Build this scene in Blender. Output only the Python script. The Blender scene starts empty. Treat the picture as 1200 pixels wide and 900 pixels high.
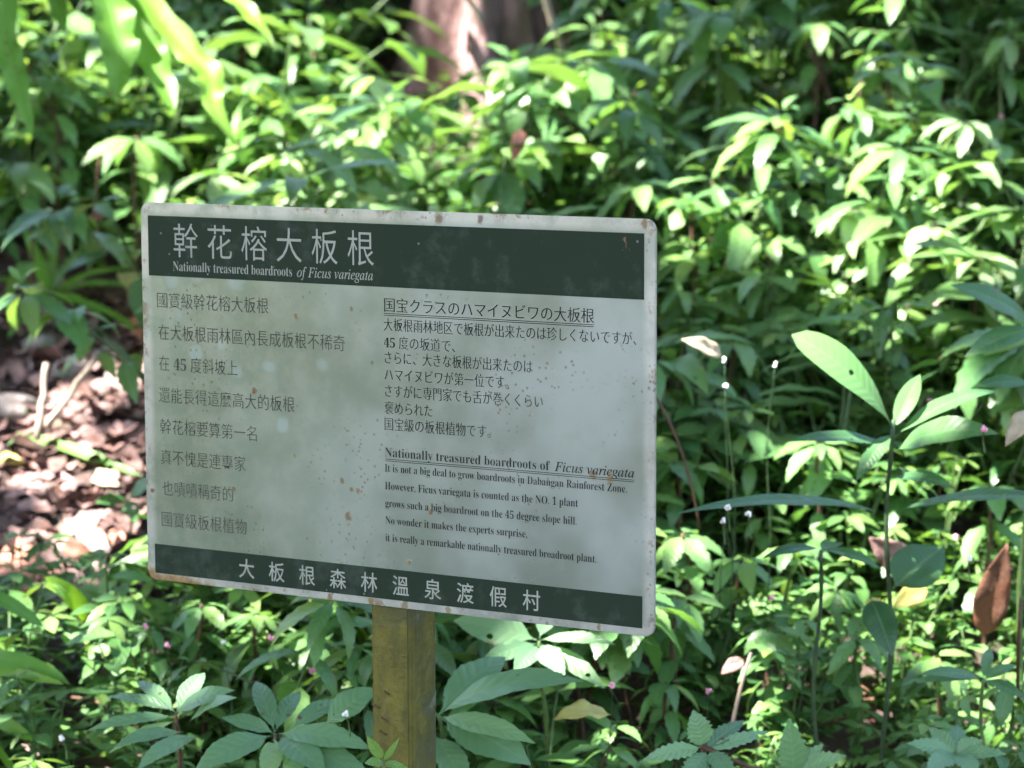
import bpy, math, random
import numpy as np
from mathutils import Vector, Matrix

# ------------------------------------------------------------------ camera, sky, sun, exposure
sc = bpy.context.scene
COL = sc.collection
EYE = 1.5
FPX, PITCH, ROLL = 3215.0, math.radians(7.3), math.radians(-0.2)
cF = Vector((0, math.cos(PITCH), -math.sin(PITCH)))
cU0 = Vector((0, math.sin(PITCH), math.cos(PITCH)))
cR0 = Vector((1, 0, 0))
cR = cR0 * math.cos(ROLL) + cU0 * math.sin(ROLL)
cU = cU0 * math.cos(ROLL) - cR0 * math.sin(ROLL)
cam = bpy.data.cameras.new('camera')
cam.sensor_width = 36.0
cam.lens = 36.0 * FPX / 1200.0
cam.clip_start, cam.clip_end = 0.05, 500
cam.dof.use_dof = True
cam.dof.focus_distance = 2.70
cam.dof.aperture_fstop = 7.0
cam.dof.aperture_blades = 0
camo = bpy.data.objects.new('camera', cam)
COL.objects.link(camo)
M = Matrix((cR, cU, -cF)).transposed().to_4x4()
M.translation = (0, 0, EYE)
camo.matrix_world = M
sc.camera = camo

SUN = Vector((-0.46, -0.24, 0.86)).normalized()          # towards the sun
wd = bpy.data.worlds.new('World'); sc.world = wd
wd.use_nodes = True
nt = wd.node_tree
bg = nt.nodes['Background']
sky = nt.nodes.new('ShaderNodeTexSky')
sky.sky_type = 'NISHITA'; sky.sun_disc = False
sky.sun_elevation = math.asin(SUN.z)
sky.sun_rotation = math.atan2(SUN.x, SUN.y)
sky.altitude = 200; sky.air_density = 1.2; sky.dust_density = 2.5; sky.ozone_density = 0.4
nt.links.new(sky.outputs[0], bg.inputs[0])
bg.inputs[1].default_value = 0.082
sun = bpy.data.lights.new('sun', 'SUN')
sun.energy = 5.0; sun.angle = math.radians(0.5); sun.color = (1.0, 0.975, 0.93)
suno = bpy.data.objects.new('sun', sun); COL.objects.link(suno)
suno.rotation_euler = SUN.to_track_quat('Z', 'Y').to_euler()
suno.location = (-3, -2, 9)
sc.view_settings.view_transform = 'Standard'
sc.view_settings.look = 'None'
sc.view_settings.exposure = 3.35
sc.view_settings.gamma = 1.0
sc.view_settings.use_curve_mapping = False
sc.render.engine = 'CYCLES'
cy = sc.cycles
cy.use_denoising = True
cy.max_bounces = 7; cy.diffuse_bounces = 4; cy.glossy_bounces = 3; cy.transmission_bounces = 4
cy.sample_clamp_indirect = 6
cy.use_adaptive_sampling = True; cy.adaptive_threshold = 0.02

# ------------------------------------------------------------------ helpers
rng = np.random.default_rng(7)
random.seed(7)

def U(a, b): return float(rng.uniform(a, b))

def P(px, py, Y):
    """world point on the photograph's pixel (1200x900) at world depth Y"""
    d = cF + cR * ((px - 600) / FPX) - cU * ((py - 450) / FPX)
    d = d * (Y / d.y)
    return Vector((d.x, d.y, d.z + EYE))

def pix(p):
    v = Vector(p) - Vector((0, 0, EYE))
    d = v.dot(cF)
    return 600 + FPX * v.dot(cR) / d, 450 - FPX * v.dot(cU) / d

PY = [-70, -8, 0, 2.2, 2.8, 3.5, 4.0, 4.7, 5.2, 5.8, 6.5, 8, 12, 25, 70]
PZ = [-1.9, -1.5, -1.5, -1.36, -1.17, -.95, -.80, -.585, -.44, -.21, .12, 1.0, 2.6, 6.5, 18]

def sstep(x, a, b):
    t = np.clip((np.asarray(x, float) - a) / (b - a), 0, 1)
    return t * t * (3 - 2 * t)

def H(x, y):
    x = np.asarray(x, float); y = np.asarray(y, float)
    z = np.interp(y, PY, PZ) + EYE
    z = z + 0.34 * sstep(x, .25, 1.1) * sstep(y, 3.6, 5.2)
    z = z + .018 * np.sin(x * 7.1 + y * 3.3) * np.sin(y * 6.3 - x * 2.2) + .03 * np.sin(x * 2.3 + 1) * np.sin(y * 1.9)
    return z

def Hs(x, y): return float(H(x, y))

class MB:
    """collects shapes, then links them as ONE mesh object"""
    def __init__(s): s.V = []; s.F3 = []; s.F4 = []; s.UV = []; s.T = []; s.n = 0
    def add(s, V, F4=None, F3=None, uv=None, tint=(0.5, 0.5, 0.0)):
        V = np.asarray(V, float); k = len(V)
        s.V.append(V)
        if F4 is not None and len(F4): s.F4.append(np.asarray(F4, int) + s.n)
        if F3 is not None and len(F3): s.F3.append(np.asarray(F3, int) + s.n)
        s.UV.append(np.zeros((k, 2)) if uv is None else np.asarray(uv, float))
        t = np.empty((k, 4)); t[:, :3] = tint; t[:, 3] = 1
        s.T.append(t)
        s.n += k
    def mesh(s, name, mats, smooth=True):
        me = bpy.data.meshes.new(name)
        V = np.concatenate(s.V)
        f4 = np.concatenate(s.F4) if s.F4 else np.zeros((0, 4), int)
        f3 = np.concatenate(s.F3) if s.F3 else np.zeros((0, 3), int)
        me.vertices.add(len(V)); me.vertices.foreach_set('co', V.ravel())
        li = np.concatenate([f4.ravel(), f3.ravel()])
        me.loops.add(len(li)); me.loops.foreach_set('vertex_index', li)
        n4, n3 = len(f4), len(f3)
        me.polygons.add(n4 + n3)
        ls = np.concatenate([np.arange(n4) * 4, n4 * 4 + np.arange(n3) * 3])
        lt = np.concatenate([np.full(n4, 4), np.full(n3, 3)])
        me.polygons.foreach_set('loop_start', ls); me.polygons.foreach_set('loop_total', lt)
        me.polygons.foreach_set('use_smooth', np.full(n4 + n3, bool(smooth)))
        uvl = me.uv_layers.new(name='UVMap')
        uv = np.concatenate(s.UV)
        uvl.data.foreach_set('uv', uv[li].ravel())
        ca = me.color_attributes.new('tint', 'FLOAT_COLOR', 'POINT')
        ca.data.foreach_set('color', np.concatenate(s.T).ravel())
        me.update(calc_edges=True)
        for m in (mats if isinstance(mats, (list, tuple)) else [mats]): me.materials.append(m)
        return me
    def build(s, name, mat, parent=None, smooth=True):
        o = bpy.data.objects.new(name, s.mesh(name, mat, smooth)); COL.objects.link(o)
        if parent: o.parent = parent
        return o

def tag(o, label=None, cat=None, group=None, kind=None):
    if label: o['label'] = label
    if cat: o['category'] = cat
    if group: o['group'] = group
    if kind: o['kind'] = kind
    return o

def empty(name, loc, label, cat, group=None, rz=0.0):
    o = bpy.data.objects.new(name, None); COL.objects.link(o)
    o.empty_display_size = .05
    o.location = loc; o.rotation_euler = (0, 0, rz)
    return tag(o, label, cat, group)

def dup(root, loc, rot, scale, label, group):
    r = root.copy(); COL.objects.link(r)
    r.location = loc; r.rotation_euler = rot; r.scale = scale
    r['label'] = label; r['group'] = group
    for ch in root.children:
        c = ch.copy(); COL.objects.link(c); c.parent = r
        for g in ch.children:
            d = g.copy(); COL.objects.link(d); d.parent = c
    return r

def unit(v):
    v = np.asarray(v, float); return v / (np.linalg.norm(v) + 1e-12)

def width_profile(v, shape):
    a, b, c = dict(ovate=(.62, 1.0, .30), lance=(.85, 1.05, .42), strap=(.35, .55, .45), round=(.5, .55, .48), drop=(.75, 1.45, .34), obov=(1.1, .62, .4))[shape]
    v = np.clip(v, 0, 1)
    w = v ** a * (1 - v) ** b
    pk = a / (a + b)
    return w / (pk ** a * (1 - pk) ** b)

def leaf(mb, base, d, up, L, W, shape='ovate', n=8, m=5, droop=.6, fold=.25, wave=0.0, serr=0.0, curl=0.0, twist=0.0, pet=.08, tint=(.5, .5, 0)):
    """one leaf: a folded, bent, pointed blade growing from base along d, upper side facing up"""
    d = unit(d); up = np.asarray(up, float)
    nn = unit(up - d * np.dot(up, d)); s = np.cross(d, nn)
    v = np.linspace(0, 1, n + 1); u = np.linspace(-1, 1, m)
    ang = -droop * v ** 1.15
    dirs = np.cos(ang)[:, None] * d + np.sin(ang)[:, None] * nn
    nor = np.cos(ang)[:, None] * nn - np.sin(ang)[:, None] * d
    side = np.repeat(s[None], n + 1, 0)
    if curl: # sideways bend
        c = np.sin(curl * v)[:, None]; dirs = dirs + side * c; dirs /= np.linalg.norm(dirs, axis=1)[:, None]
    cen = np.concatenate([np.zeros((1, 3)), np.cumsum((dirs[:-1] + dirs[1:]) / 2 * (L / n), 0)]) + np.asarray(base, float)
    if twist:
        ct, st = np.cos(twist * v)[:, None], np.sin(twist * v)[:, None]
        side, nor = side * ct + nor * st, nor * ct - side * st
    w = width_profile((v - pet) / (1 - pet), shape) * (W / 2)
    w = np.maximum(w, W * .018)
    if serr: w = w * (1 + serr * ((np.arange(n + 1) % 2) * 2 - 1) * (v > pet + .12))
    ph = rng.uniform(0, 6.28)
    au = np.abs(u)
    X = cen[:, None, :] + side[:, None, :] * (u[None, :, None] * w[:, None, None])
    lift = fold * au[None, :] * w[:, None] * (1 - .45 * au[None, :])
    if wave: lift = lift + wave * (au[None, :] ** 2) * w[:, None] * np.sin(v[:, None] * 17 + ph + 1.7 * (u[None, :] > 0))
    X = X + nor[:, None, :] * lift[:, :, None]
    idx = np.arange((n + 1) * m).reshape(n + 1, m)
    F = np.stack([idx[:-1, :-1], idx[:-1, 1:], idx[1:, 1:], idx[1:, :-1]], -1).reshape(-1, 4)
    uv = np.stack(np.broadcast_arrays((u * .5 + .5)[None, :], v[:, None]), -1).reshape(-1, 2)
    mb.add(X.reshape(-1, 3), F4=F, uv=uv, tint=tint)

def leaf_to(mb, base, tip, up, W, arch=.25, **k):
    """a leaf whose midrib runs from base to tip, arching over by arch radians"""
    b = np.asarray(base, float); t = np.asarray(tip, float)
    L = np.linalg.norm(t - b); d = unit(t - b)
    nn = unit(np.asarray(up, float) - d * np.dot(up, d))
    a = arch
    d0 = d * math.cos(a) + nn * math.sin(a)
    Lr = L / max(math.sin(a) / a if a > 1e-3 else 1, .3)
    leaf(mb, b, d0, up, Lr, W, droop=2 * a, **k)

def tube(mb, pts, radii, sides=6, tint=(.5, .5, 0)):
    pts = np.asarray(pts, float); n = len(pts)
    radii = np.broadcast_to(radii, (n,)) if np.ndim(radii) == 0 else np.asarray(radii, float)
    t = np.gradient(pts, axis=0); t /= np.linalg.norm(t, axis=1)[:, None] + 1e-12
    ref = np.array([1., 0, 0]) if abs(t[0][0]) < .8 else np.array([0, 1., 0])
    ring = []
    th = np.linspace(0, 2 * np.pi, sides, endpoint=False)
    for i in range(n):
        a = unit(np.cross(t[i], ref)); b = np.cross(t[i], a)
        ring.append(pts[i] + radii[i] * (np.cos(th)[:, None] * a + np.sin(th)[:, None] * b))
    V = np.concatenate(ring)
    F = []
    for i in range(n - 1):
        for j in range(sides):
            k = (j + 1) % sides
            F.append((i * sides + j, i * sides + k, (i + 1) * sides + k, (i + 1) * sides + j))
    V = np.concatenate([V, pts[:1], pts[-1:]])
    F3 = [(len(V) - 2, (j + 1) % sides, j) for j in range(sides)] + [(len(V) - 1, (n - 1) * sides + j, (n - 1) * sides + (j + 1) % sides) for j in range(sides)]
    uv = np.zeros((len(V), 2)); uv[:n * sides, 1] = np.repeat(np.linspace(0, 1, n), sides); uv[:n * sides, 0] = np.tile(th / 6.2832, n)
    mb.add(V, F4=F, F3=F3, uv=uv, tint=tint)

def bez(a, b, c, n=8):
    t = np.linspace(0, 1, n)[:, None]
    a, b, c = (np.asarray(q, float) for q in (a, b, c))
    return (1 - t) ** 2 * a + 2 * t * (1 - t) * b + t ** 2 * c

def ico(mb, c, r, squash=(1, 1, 1), rough=.0, tint=(.5, .5, 0), sub=2):
    import bmesh
    bm = bmesh.new(); bmesh.ops.create_icosphere(bm, subdivisions=sub, radius=1)
    V = np.array([v.co[:] for v in bm.verts]); F = [[v.index for v in f.verts] for f in bm.faces]
    bm.free()
    if rough:
        k = rng.normal(size=(5, 3)) * 1.9; ph = rng.uniform(0, 6, 5)
        V = V * (1 + rough * np.sin(V @ k.T + ph).mean(1) * 1.6)[:, None]
    mb.add(V * r * np.asarray(squash) + np.asarray(c, float), F3=F, tint=tint)

# ------------------------------------------------------------------ materials
class NT:
    def __init__(s, name):
        s.m = bpy.data.materials.new(name); s.m.use_nodes = True
        s.t = s.m.node_tree; s.t.nodes.clear()
        s.out = s.t.nodes.new('ShaderNodeOutputMaterial')
    def n(s, typ, **k):
        nd = s.t.nodes.new('ShaderNode' + typ)
        for a, b in k.items():
            if a.startswith('i_'):
                key = a[2:]; key = int(key) if key.isdigit() else key.replace('_', ' ')
                s.put(nd, key, b)
            else: setattr(nd, a, b)
        return nd
    def put(s, nd, key, val):
        if isinstance(val, bpy.types.NodeSocket): s.t.links.new(val, nd.inputs[key])
        elif isinstance(val, tuple) and len(val) == 3 and nd.inputs[key].type == 'RGBA': nd.inputs[key].default_value = (*val, 1)
        else: nd.inputs[key].default_value = val
    def math(s, op, a, b=0.0, c=0.0, clamp=False):
        nd = s.n('Math', operation=op, use_clamp=clamp)
        s.put(nd, 0, a); s.put(nd, 1, b); s.put(nd, 2, c)
        return nd.outputs[0]
    def mix(s, f, a, b, mode='MIX'):
        nd = s.n('Mix', data_type='RGBA', blend_type=mode)
        s.put(nd, 0, f); s.put(nd, 6, a); s.put(nd, 7, b)
        return nd.outputs[2]
    def ramp(s, x, lo, hi, a=0.0, b=1.0):
        nd = s.n('MapRange', interpolation_type='SMOOTHSTEP')
        s.put(nd, 0, x); s.put(nd, 1, lo); s.put(nd, 2, hi); s.put(nd, 3, a); s.put(nd, 4, b)
        return nd.outputs[0]
    def noise(s, vec, scale, detail=3.0, rough=.55):
        nd = s.n('TexNoise'); s.put(nd, 'Scale', scale); s.put(nd, 'Detail', detail); s.put(nd, 'Roughness', rough)
        if vec is not None: s.put(nd, 'Vector', vec)
        return nd
    def bump(s, h, strength=.3, dist=.002):
        return s.n('Bump', i_Strength=strength, i_Distance=dist, i_Height=h).outputs[0]
    def finish(s, sh): s.t.links.new(sh, s.out.inputs[0]); return s.m

def leaf_material(name, dark, light, young, rough=.38, trans=.34, veins=9.0, spec=.5, blotch=.3, vs=1.0, holes=False):
    k = NT(name)
    at = k.n('Attribute', attribute_name='tint'); sp = k.n('SeparateColor', i_Color=at.outputs['Color'])
    r, g, b = sp.outputs[0], sp.outputs[1], sp.outputs[2]
    inf = k.n('ObjectInfo').outputs['Random']
    uv = k.n('UVMap').outputs[0]; sx = k.n('SeparateXYZ', i_Vector=uv)
    u = k.math('MULTIPLY', k.math('ABSOLUTE', k.math('SUBTRACT', sx.outputs[0], .5)), 2.0); v = sx.outputs[1]
    tc = k.n('TexCoord').outputs['Object']
    col = k.mix(r, dark, light)
    col = k.mix(k.math('MULTIPLY', inf, .45), col, light)
    br = k.math('ADD', k.math('MULTIPLY', g, .7), .65)
    col = k.mix(1.0, col, k.n('CombineColor', i_Red=br, i_Green=br, i_Blue=br).outputs[0], 'MULTIPLY')
    col = k.mix(b, col, young)
    nz = k.noise(tc, 38, 4).outputs[0]
    col = k.mix(k.ramp(nz, .5, .75, 0, blotch), col, light)
    lat = k.math('FRACT', k.math('SUBTRACT', k.math('MULTIPLY', v, veins), k.math('MULTIPLY', u, 1.3)))
    lat = k.math('ABSOLUTE', k.math('SUBTRACT', lat, .5))          # 0 at mid, .5 at vein
    vein = k.ramp(lat, .44, .5)
    mid = k.ramp(u, .10, .03)
    vm = k.math('MAXIMUM', k.math('MULTIPLY', vein, .35 * vs), k.math('MULTIPLY', mid, .6))
    col = k.mix(k.math('MULTIPLY', vm, .5), col, k.mix(.5, light, (.25, .34, .16)))
    # small brown bites and spots
    spot = k.n('TexVoronoi', i_Scale=55.0, i_Vector=tc)
    col = k.mix(k.math('MULTIPLY', k.ramp(spot.outputs['Distance'], .19, .11), k.ramp(k.noise(tc, 14, 2).outputs[0], .54, .60)), col, (.10, .07, .03))
    eb = k.math('MULTIPLY', k.ramp(k.math('MAXIMUM', u, k.math('SUBTRACT', v, .06)), .80, .97), k.ramp(k.noise(tc, 23, 3).outputs[0], .60, .66))
    col = k.mix(k.math('MULTIPLY', eb, .85), col, (.13, .09, .035))
    hgt = k.math('ADD', k.math('MULTIPLY', k.ramp(lat, .5, .1), .6 * vs), k.math('MULTIPLY', nz, .5))
    bmp = k.bump(hgt, .55, .0016)
    pr = k.n('BsdfPrincipled'); k.put(pr, 'Base Color', col); k.put(pr, 'Roughness', k.ramp(nz, .3, .7, rough - .06, rough + .12))
    k.put(pr, 'Specular IOR Level', spec); k.put(pr, 'Normal', bmp)
    tr = k.n('BsdfTranslucent'); k.put(tr, 'Color', k.mix(1.0, col, (1.5, 1.45, .7), 'MULTIPLY')); k.put(tr, 'Normal', bmp)
    mx = k.n('MixShader'); k.put(mx, 0, trans); k.put(mx, 1, pr.outputs[0]); k.put(mx, 2, tr.outputs[0])
    if holes:
        vh = k.n('TexVoronoi', i_Scale=60.0, i_Vector=tc)
        dh = k.math('ADD', vh.outputs['Distance'], k.math('MULTIPLY', k.math('SUBTRACT', nz, .5), .3))
        hm = k.math('MULTIPLY', k.math('LESS_THAN', dh, .20), k.math('GREATER_THAN', k.n('SeparateColor', i_Color=vh.outputs['Color']).outputs[0], .90))
        hx = k.n('MixShader'); k.put(hx, 0, hm); k.put(hx, 1, mx.outputs[0]); k.put(hx, 2, k.n('BsdfTransparent').outputs[0])
        return k.finish(hx.outputs[0])
    return k.finish(mx.outputs[0])

def plain(name, c1, c2, scale=30., rough=.7, spec=.3, bump=.3, bd=.003, third=None, stretch=None):
    k = NT(name)
    tc = k.n('TexCoord').outputs['Object']
    if stretch:
        mp = k.n('Mapping', i_Vector=tc); mp.inputs['Scale'].default_value = stretch; tc = mp.outputs[0]
    nz = k.noise(tc, scale, 6, .62).outputs[0]
    at = k.n('Attribute', attribute_name='tint'); sp = k.n('SeparateColor', i_Color=at.outputs['Color'])
    col = k.mix(k.ramp(nz, .32, .68), c1, c2)
    if third: col = k.mix(k.ramp(k.noise(tc, scale * .31, 4).outputs[0], .52, .66), col, third)
    br = k.math('ADD', k.math('MULTIPLY', sp.outputs[1], 1.1), .45)
    col = k.mix(1.0, col, k.n('CombineColor', i_Red=br, i_Green=br, i_Blue=br).outputs[0], 'MULTIPLY')
    pr = k.n('BsdfPrincipled', i_Base_Color=col, i_Roughness=rough)
    k.put(pr, 'Specular IOR Level', spec); k.put(pr, 'Normal', k.bump(nz, bump, bd))
    return k.finish(pr.outputs[0])

M_herb = leaf_material('herb_leaf', (.025, .084, .022), (.10, .215, .062), (.22, .32, .075), rough=.34, vs=.5)
M_paleleaf = leaf_material('pale_leaf', (.055, .13, .060), (.14, .26, .125), (.24, .34, .10), rough=.36, vs=.6, holes=True)
M_sunlit = leaf_material('sunlit_herb_leaf', (.10, .19, .07), (.24, .36, .16), (.34, .42, .18), rough=.30, trans=.3, vs=.4, spec=.6)  # lit copy of the herb leaf: sun glare put into a paler colour
M_small = leaf_material('small_leaf', (.023, .080, .021), (.095, .205, .052), (.20, .30, .065), rough=.40, veins=6, vs=.6)
M_lance = leaf_material('lance_leaf', (.024, .085, .028), (.08, .185, .055), (.20, .30, .07), rough=.36, veins=14, spec=.5, blotch=.25, vs=.3, holes=True)
M_fern = leaf_material('fern_leaf', (.03, .10, .025), (.09, .22, .04), (.16, .26, .05), rough=.5, veins=5)
M_strap = leaf_material('strap_leaf', (.045, .13, .025), (.10, .24, .03), (.17, .30, .025), rough=.46, trans=.5, veins=22, vs=.15)
M_canopy = leaf_material('canopy_leaf', (.03, .08, .02), (.06, .14, .03), (.1, .18, .03), rough=.4, trans=.22)
M_stem = plain('green_stem', (.035, .07, .02), (.07, .12, .03), 60, .55, .4)
M_darkstem = plain('dark_green_stem', (.014, .032, .012), (.03, .06, .02), 60, .5, .4)
M_brownstem = plain('brown_stem', (.05, .026, .016), (.095, .05, .028), 80, .7)
M_twig = plain('dry_twig', (.20, .15, .11), (.33, .26, .20), 90, .8, stretch=(1, 1, .2))
M_dead = plain('dead_leaf', (.11, .06, .05), (.235, .14, .125), 45, .62, .35, .5, .003, third=(.085, .04, .028))
M_pale = plain('pale_dead_leaf', (.25, .20, .12), (.36, .29, .18), 45, .6, .35, .4, .002)
M_yellow = plain('yellow_leaf', (.25, .22, .04), (.36, .31, .07), 40, .5, .4, .4, .002, third=(.30, .24, .06))
M_rust = plain('rusty_leaf', (.055, .024, .014), (.11, .048, .026), 70, .7, .3, .5, .003, third=(.12, .045, .025))
M_red = plain('red_brown_leaf', (.24, .075, .045), (.34, .14, .09), 40, .5, .4, .4, .002)
M_pink = plain('pink_flower', (.62, .20, .32), (.80, .42, .52), 90, .6, .3)
M_white = plain('white_flower', (.72, .70, .66), (.80, .78, .74), 90, .6, .3)
M_rock = plain('rock', (.13, .11, .10), (.27, .23, .22), 14, .85, .3, .8, .02, third=(.10, .12, .06))
M_bark = plain('bark', (.10, .058, .05), (.31, .20, .19), 26, .85, .2, .9, .02, third=(.11, .085, .06), stretch=(1, 1, .5))
M_darkbark = plain('dark_bark', (.035, .03, .022), (.09, .07, .05), 22, .9, .2, .9, .015, third=(.05, .07, .03), stretch=(1, 1, .3))

def soil_material():
    k = NT('forest_soil')
    tc = k.n('TexCoord').outputs['Object']
    n1 = k.noise(tc, 9, 8, .65).outputs[0]; n2 = k.noise(tc, 55, 6, .65).outputs[0]; n3 = k.noise(tc, 2.1, 3).outputs[0]
    col = k.mix(k.ramp(n1, .35, .65), (.045, .030, .025), (.095, .062, .053))
    col = k.mix(k.ramp(n2, .52, .7), col, (.13, .085, .07))
    col = k.mix(k.ramp(n3, .55, .7, 0, .5), col, (.03, .045, .018))
    pr = k.n('BsdfPrincipled', i_Base_Color=col, i_Roughness=.9)
    k.put(pr, 'Specular IOR Level', .2); k.put(pr, 'Normal', k.bump(k.math('ADD', n1, n2), .9, .02))
    return k.finish(pr.outputs[0])
M_soil = soil_material()

# ------------------------------------------------------------------ ground
def lines(lo, hi, a, b, fine, coarse):
    mid = np.arange(a, b + 1e-6, fine)
    l = a - np.cumsum(fine * coarse ** np.arange(1, 60)); l = l[l > lo]
    r = b + np.cumsum(fine * coarse ** np.arange(1, 60)); r = r[r < hi]
    return np.concatenate([[lo], l[::-1], mid, r, [hi]])

gx = lines(-70, 70, -2.4, 2.4, .05, 1.18); gy = lines(-70, 70, 2.2, 8.6, .05, 1.18)
GX, GY = np.meshgrid(gx, gy, indexing='xy')
GZ = H(GX, GY) + np.where((np.abs(GX) < 3) & (GY > 2) & (GY < 9), rng.normal(0, .006, GX.shape), 0)
idx = np.arange(GX.size).reshape(GX.shape)
mb = MB()
mb.add(np.stack([GX, GY, GZ], -1).reshape(-1, 3), F4=np.stack([idx[:-1, :-1], idx[:-1, 1:], idx[1:, 1:], idx[1:, :-1]], -1).reshape(-1, 4))
tag(mb.build('forest_ground', M_soil), kind='structure')

def litter_amount(x, y):
    """how bare (leaf litter instead of plants) the slope is: the open patch left of the sign"""
    a = (1 - sstep(x, -.60, -.50)) * sstep(x, -1.5, -1.2) * sstep(y, 3.85, 4.05) * (1 - sstep(y, 5.0, 5.25))
    return a

# ------------------------------------------------------------------ the sign
SIGN = Vector((-.126, 2.717, EYE - .374))
YAW = math.radians(-29.4)
SW, SH, ST = .30, .20, .0030          # half width, half height, thickness

def sign_material():
    k = NT('weathered_aluminium')
    tc = k.n('TexCoord').outputs['Object']; sp = k.n('SeparateXYZ', i_Vector=tc); x, z = sp.outputs[0], sp.outputs[2]
    ax = k.math('ABSOLUTE', x); az = k.math('ABSOLUTE', z)
    edge = k.math('MINIMUM', k.math('SUBTRACT', SW, ax), k.math('SUBTRACT', SH, az))
    big = k.noise(tc, 7, 3).outputs[0]; mid = k.noise(tc, 26, 5, .65).outputs[0]; fine = k.noise(tc, 160, 4, .6).outputs[0]
    col = k.mix(k.ramp(big, .35, .65), (.165, .21, .18), (.25, .298, .295))
    col = k.mix(k.ramp(x, -.30, .25, .75, 0), col, k.mix(k.ramp(mid, .4, .6), (.145, .20, .135), (.20, .245, .175)))  # greener left, bluer right: mirrored foliage and sky painted into the colour
    col = k.mix(k.ramp(mid, .55, .72, 0, .5), col, (.22, .27, .24))
    # pale chalky rim
    rim = k.math('MULTIPLY', k.ramp(edge, .016, .006), k.ramp(mid, .36, .58, .35, 1))
    col = k.mix(k.math('MULTIPLY', rim, .75), col, (.40, .42, .40))
    # fine brown freckles, thick in the middle and towards the rims
    v1 = k.n('TexVoronoi', i_Scale=150.0, i_Vector=tc).outputs['Distance']
    dens = k.ramp(k.noise(tc, 11, 3).outputs[0], .50, .62)
    fr = k.math('MULTIPLY', k.ramp(v1, .30, .14), dens)
    col = k.mix(k.math('MULTIPLY', fr, .75), col, (.11, .085, .045))
    # rust blisters
    v2 = k.n('TexVoronoi', i_Scale=38.0, i_Vector=tc)
    wob = k.math('ADD', v2.outputs['Distance'], k.math('MULTIPLY', k.math('SUBTRACT', fine, .5), .25))
    pick = k.ramp(k.n('SeparateColor', i_Color=v2.outputs['Color']).outputs[0], .86, .9)
    rb = k.math('MULTIPLY', k.ramp(wob, .17, .10), pick)
    col = k.mix(rb, col, (.13, .075, .025))
    er = k.math('MULTIPLY', k.ramp(edge, .011, .002), k.ramp(k.noise(tc, 42, 5, .7).outputs[0], .55, .62))
    col = k.mix(k.math('MULTIPLY', er, .65), col, (.13, .08, .035))
    # the lower left corner has rusted through its paint
    dl = k.math('ADD', k.math('MULTIPLY', k.math('ADD', x, .30), .13), k.math('ADD', z, .20))
    lr = k.math('MULTIPLY', k.ramp(k.math('ADD', dl, k.math('MULTIPLY', k.math('SUBTRACT', mid, .5), .03)), .018, .008), k.ramp(x, -.10, -.24))
    col = k.mix(lr, col, k.mix(k.ramp(fine, .4, .6), (.22, .14, .045), (.15, .09, .04)))
    # pale droppings
    v3 = k.n('TexVoronoi', i_Scale=21.0, i_Vector=tc)
    w3 = k.math('ADD', v3.outputs['Distance'], k.math('MULTIPLY', k.math('SUBTRACT', mid, .5), .7))
    pk3 = k.math('MULTIPLY', k.ramp(k.n('SeparateColor', i_Color=v3.outputs['Color']).outputs[1], .70, .74), k.ramp(x, .02, -.14))
    wd_ = k.math('MULTIPLY', k.ramp(w3, .24, .05), pk3)
    col = k.mix(k.math('MULTIPLY', wd_, .24), col, (.32, .36, .34))
    # single rust spots and stains where the paint has blistered
    for sx_, sz_, r_, c_ in ((-.0464, -.1115, .0055, (.10, .055, .014)), (-.0531, -.0752, .0034, (.11, .07, .02)), (-.042, -.0831, .003, (.11, .07, .02)), (-.0338, -.0842, .0034, (.14, .075, .03)), (-.1109, -.0532, .0026, (.15, .11, .02)),
                             (.2336, -.0472, .0055, (.15, .10, .04)), (.2521, -.0491, .0055, (.17, .12, .05)), (.0638, .1955, .006, (.13, .075, .025)), (.1101, .1945, .0045, (.10, .06, .03)), (-.0396, .0999, .0028, (.13, .085, .03)),
                             (-.0965, -.1378, .0022, (.12, .085, .03)), (.2879, .196, .005, (.14, .08, .03)), (-.016, .0469, .002, (.12, .08, .03)), (.02, -.1965, .006, (.12, .09, .03)), (.0705, -.1965, .005, (.13, .095, .03)), (-.02, -.1968, .006, (.15, .09, .02)), (-.07, -.197, .005, (.14, .08, .03)), (.24, -.1966, .004, (.13, .08, .03))):
        dx = k.math('SUBTRACT', x, sx_); dz = k.math('MULTIPLY', k.math('SUBTRACT', z, sz_), .75)
        dd = k.math('SQRT', k.math('ADD', k.math('MULTIPLY', dx, dx), k.math('MULTIPLY', dz, dz)))
        dd = k.math('ADD', dd, k.math('MULTIPLY', k.math('SUBTRACT', fine, .5), r_ * 1.8))
        f_ = k.ramp(dd, r_, r_ * .35)
        col = k.mix(k.math('MULTIPLY', f_, .85), col, c_); rb = k.math('MAXIMUM', rb, f_)
    # faint brushed streaks
    mp = k.n('Mapping', i_Vector=tc); mp.inputs['Scale'].default_value = (1, 1, .03)
    st = k.noise(mp.outputs[0], 300, 2).outputs[0]
    dirt = k.math('MAXIMUM', k.math('MAXIMUM', fr, rb), k.math('MAXIMUM', lr, wd_))
    pr = k.n('BsdfPrincipled', i_Base_Color=col)
    k.put(pr, 'Metallic', k.ramp(dirt, 0, .5, .5, 0.0))
    k.put(pr, 'Roughness', k.math('ADD', k.ramp(big, .3, .7, .28, .38), k.math('MULTIPLY', dirt, .35)))
    k.put(pr, 'Normal', k.bump(k.math('ADD', k.math('MULTIPLY', st, .25), k.math('MULTIPLY', k.math('ADD', rb, lr), .8)), .25, .0008))
    return k.finish(pr.outputs[0])

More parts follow.
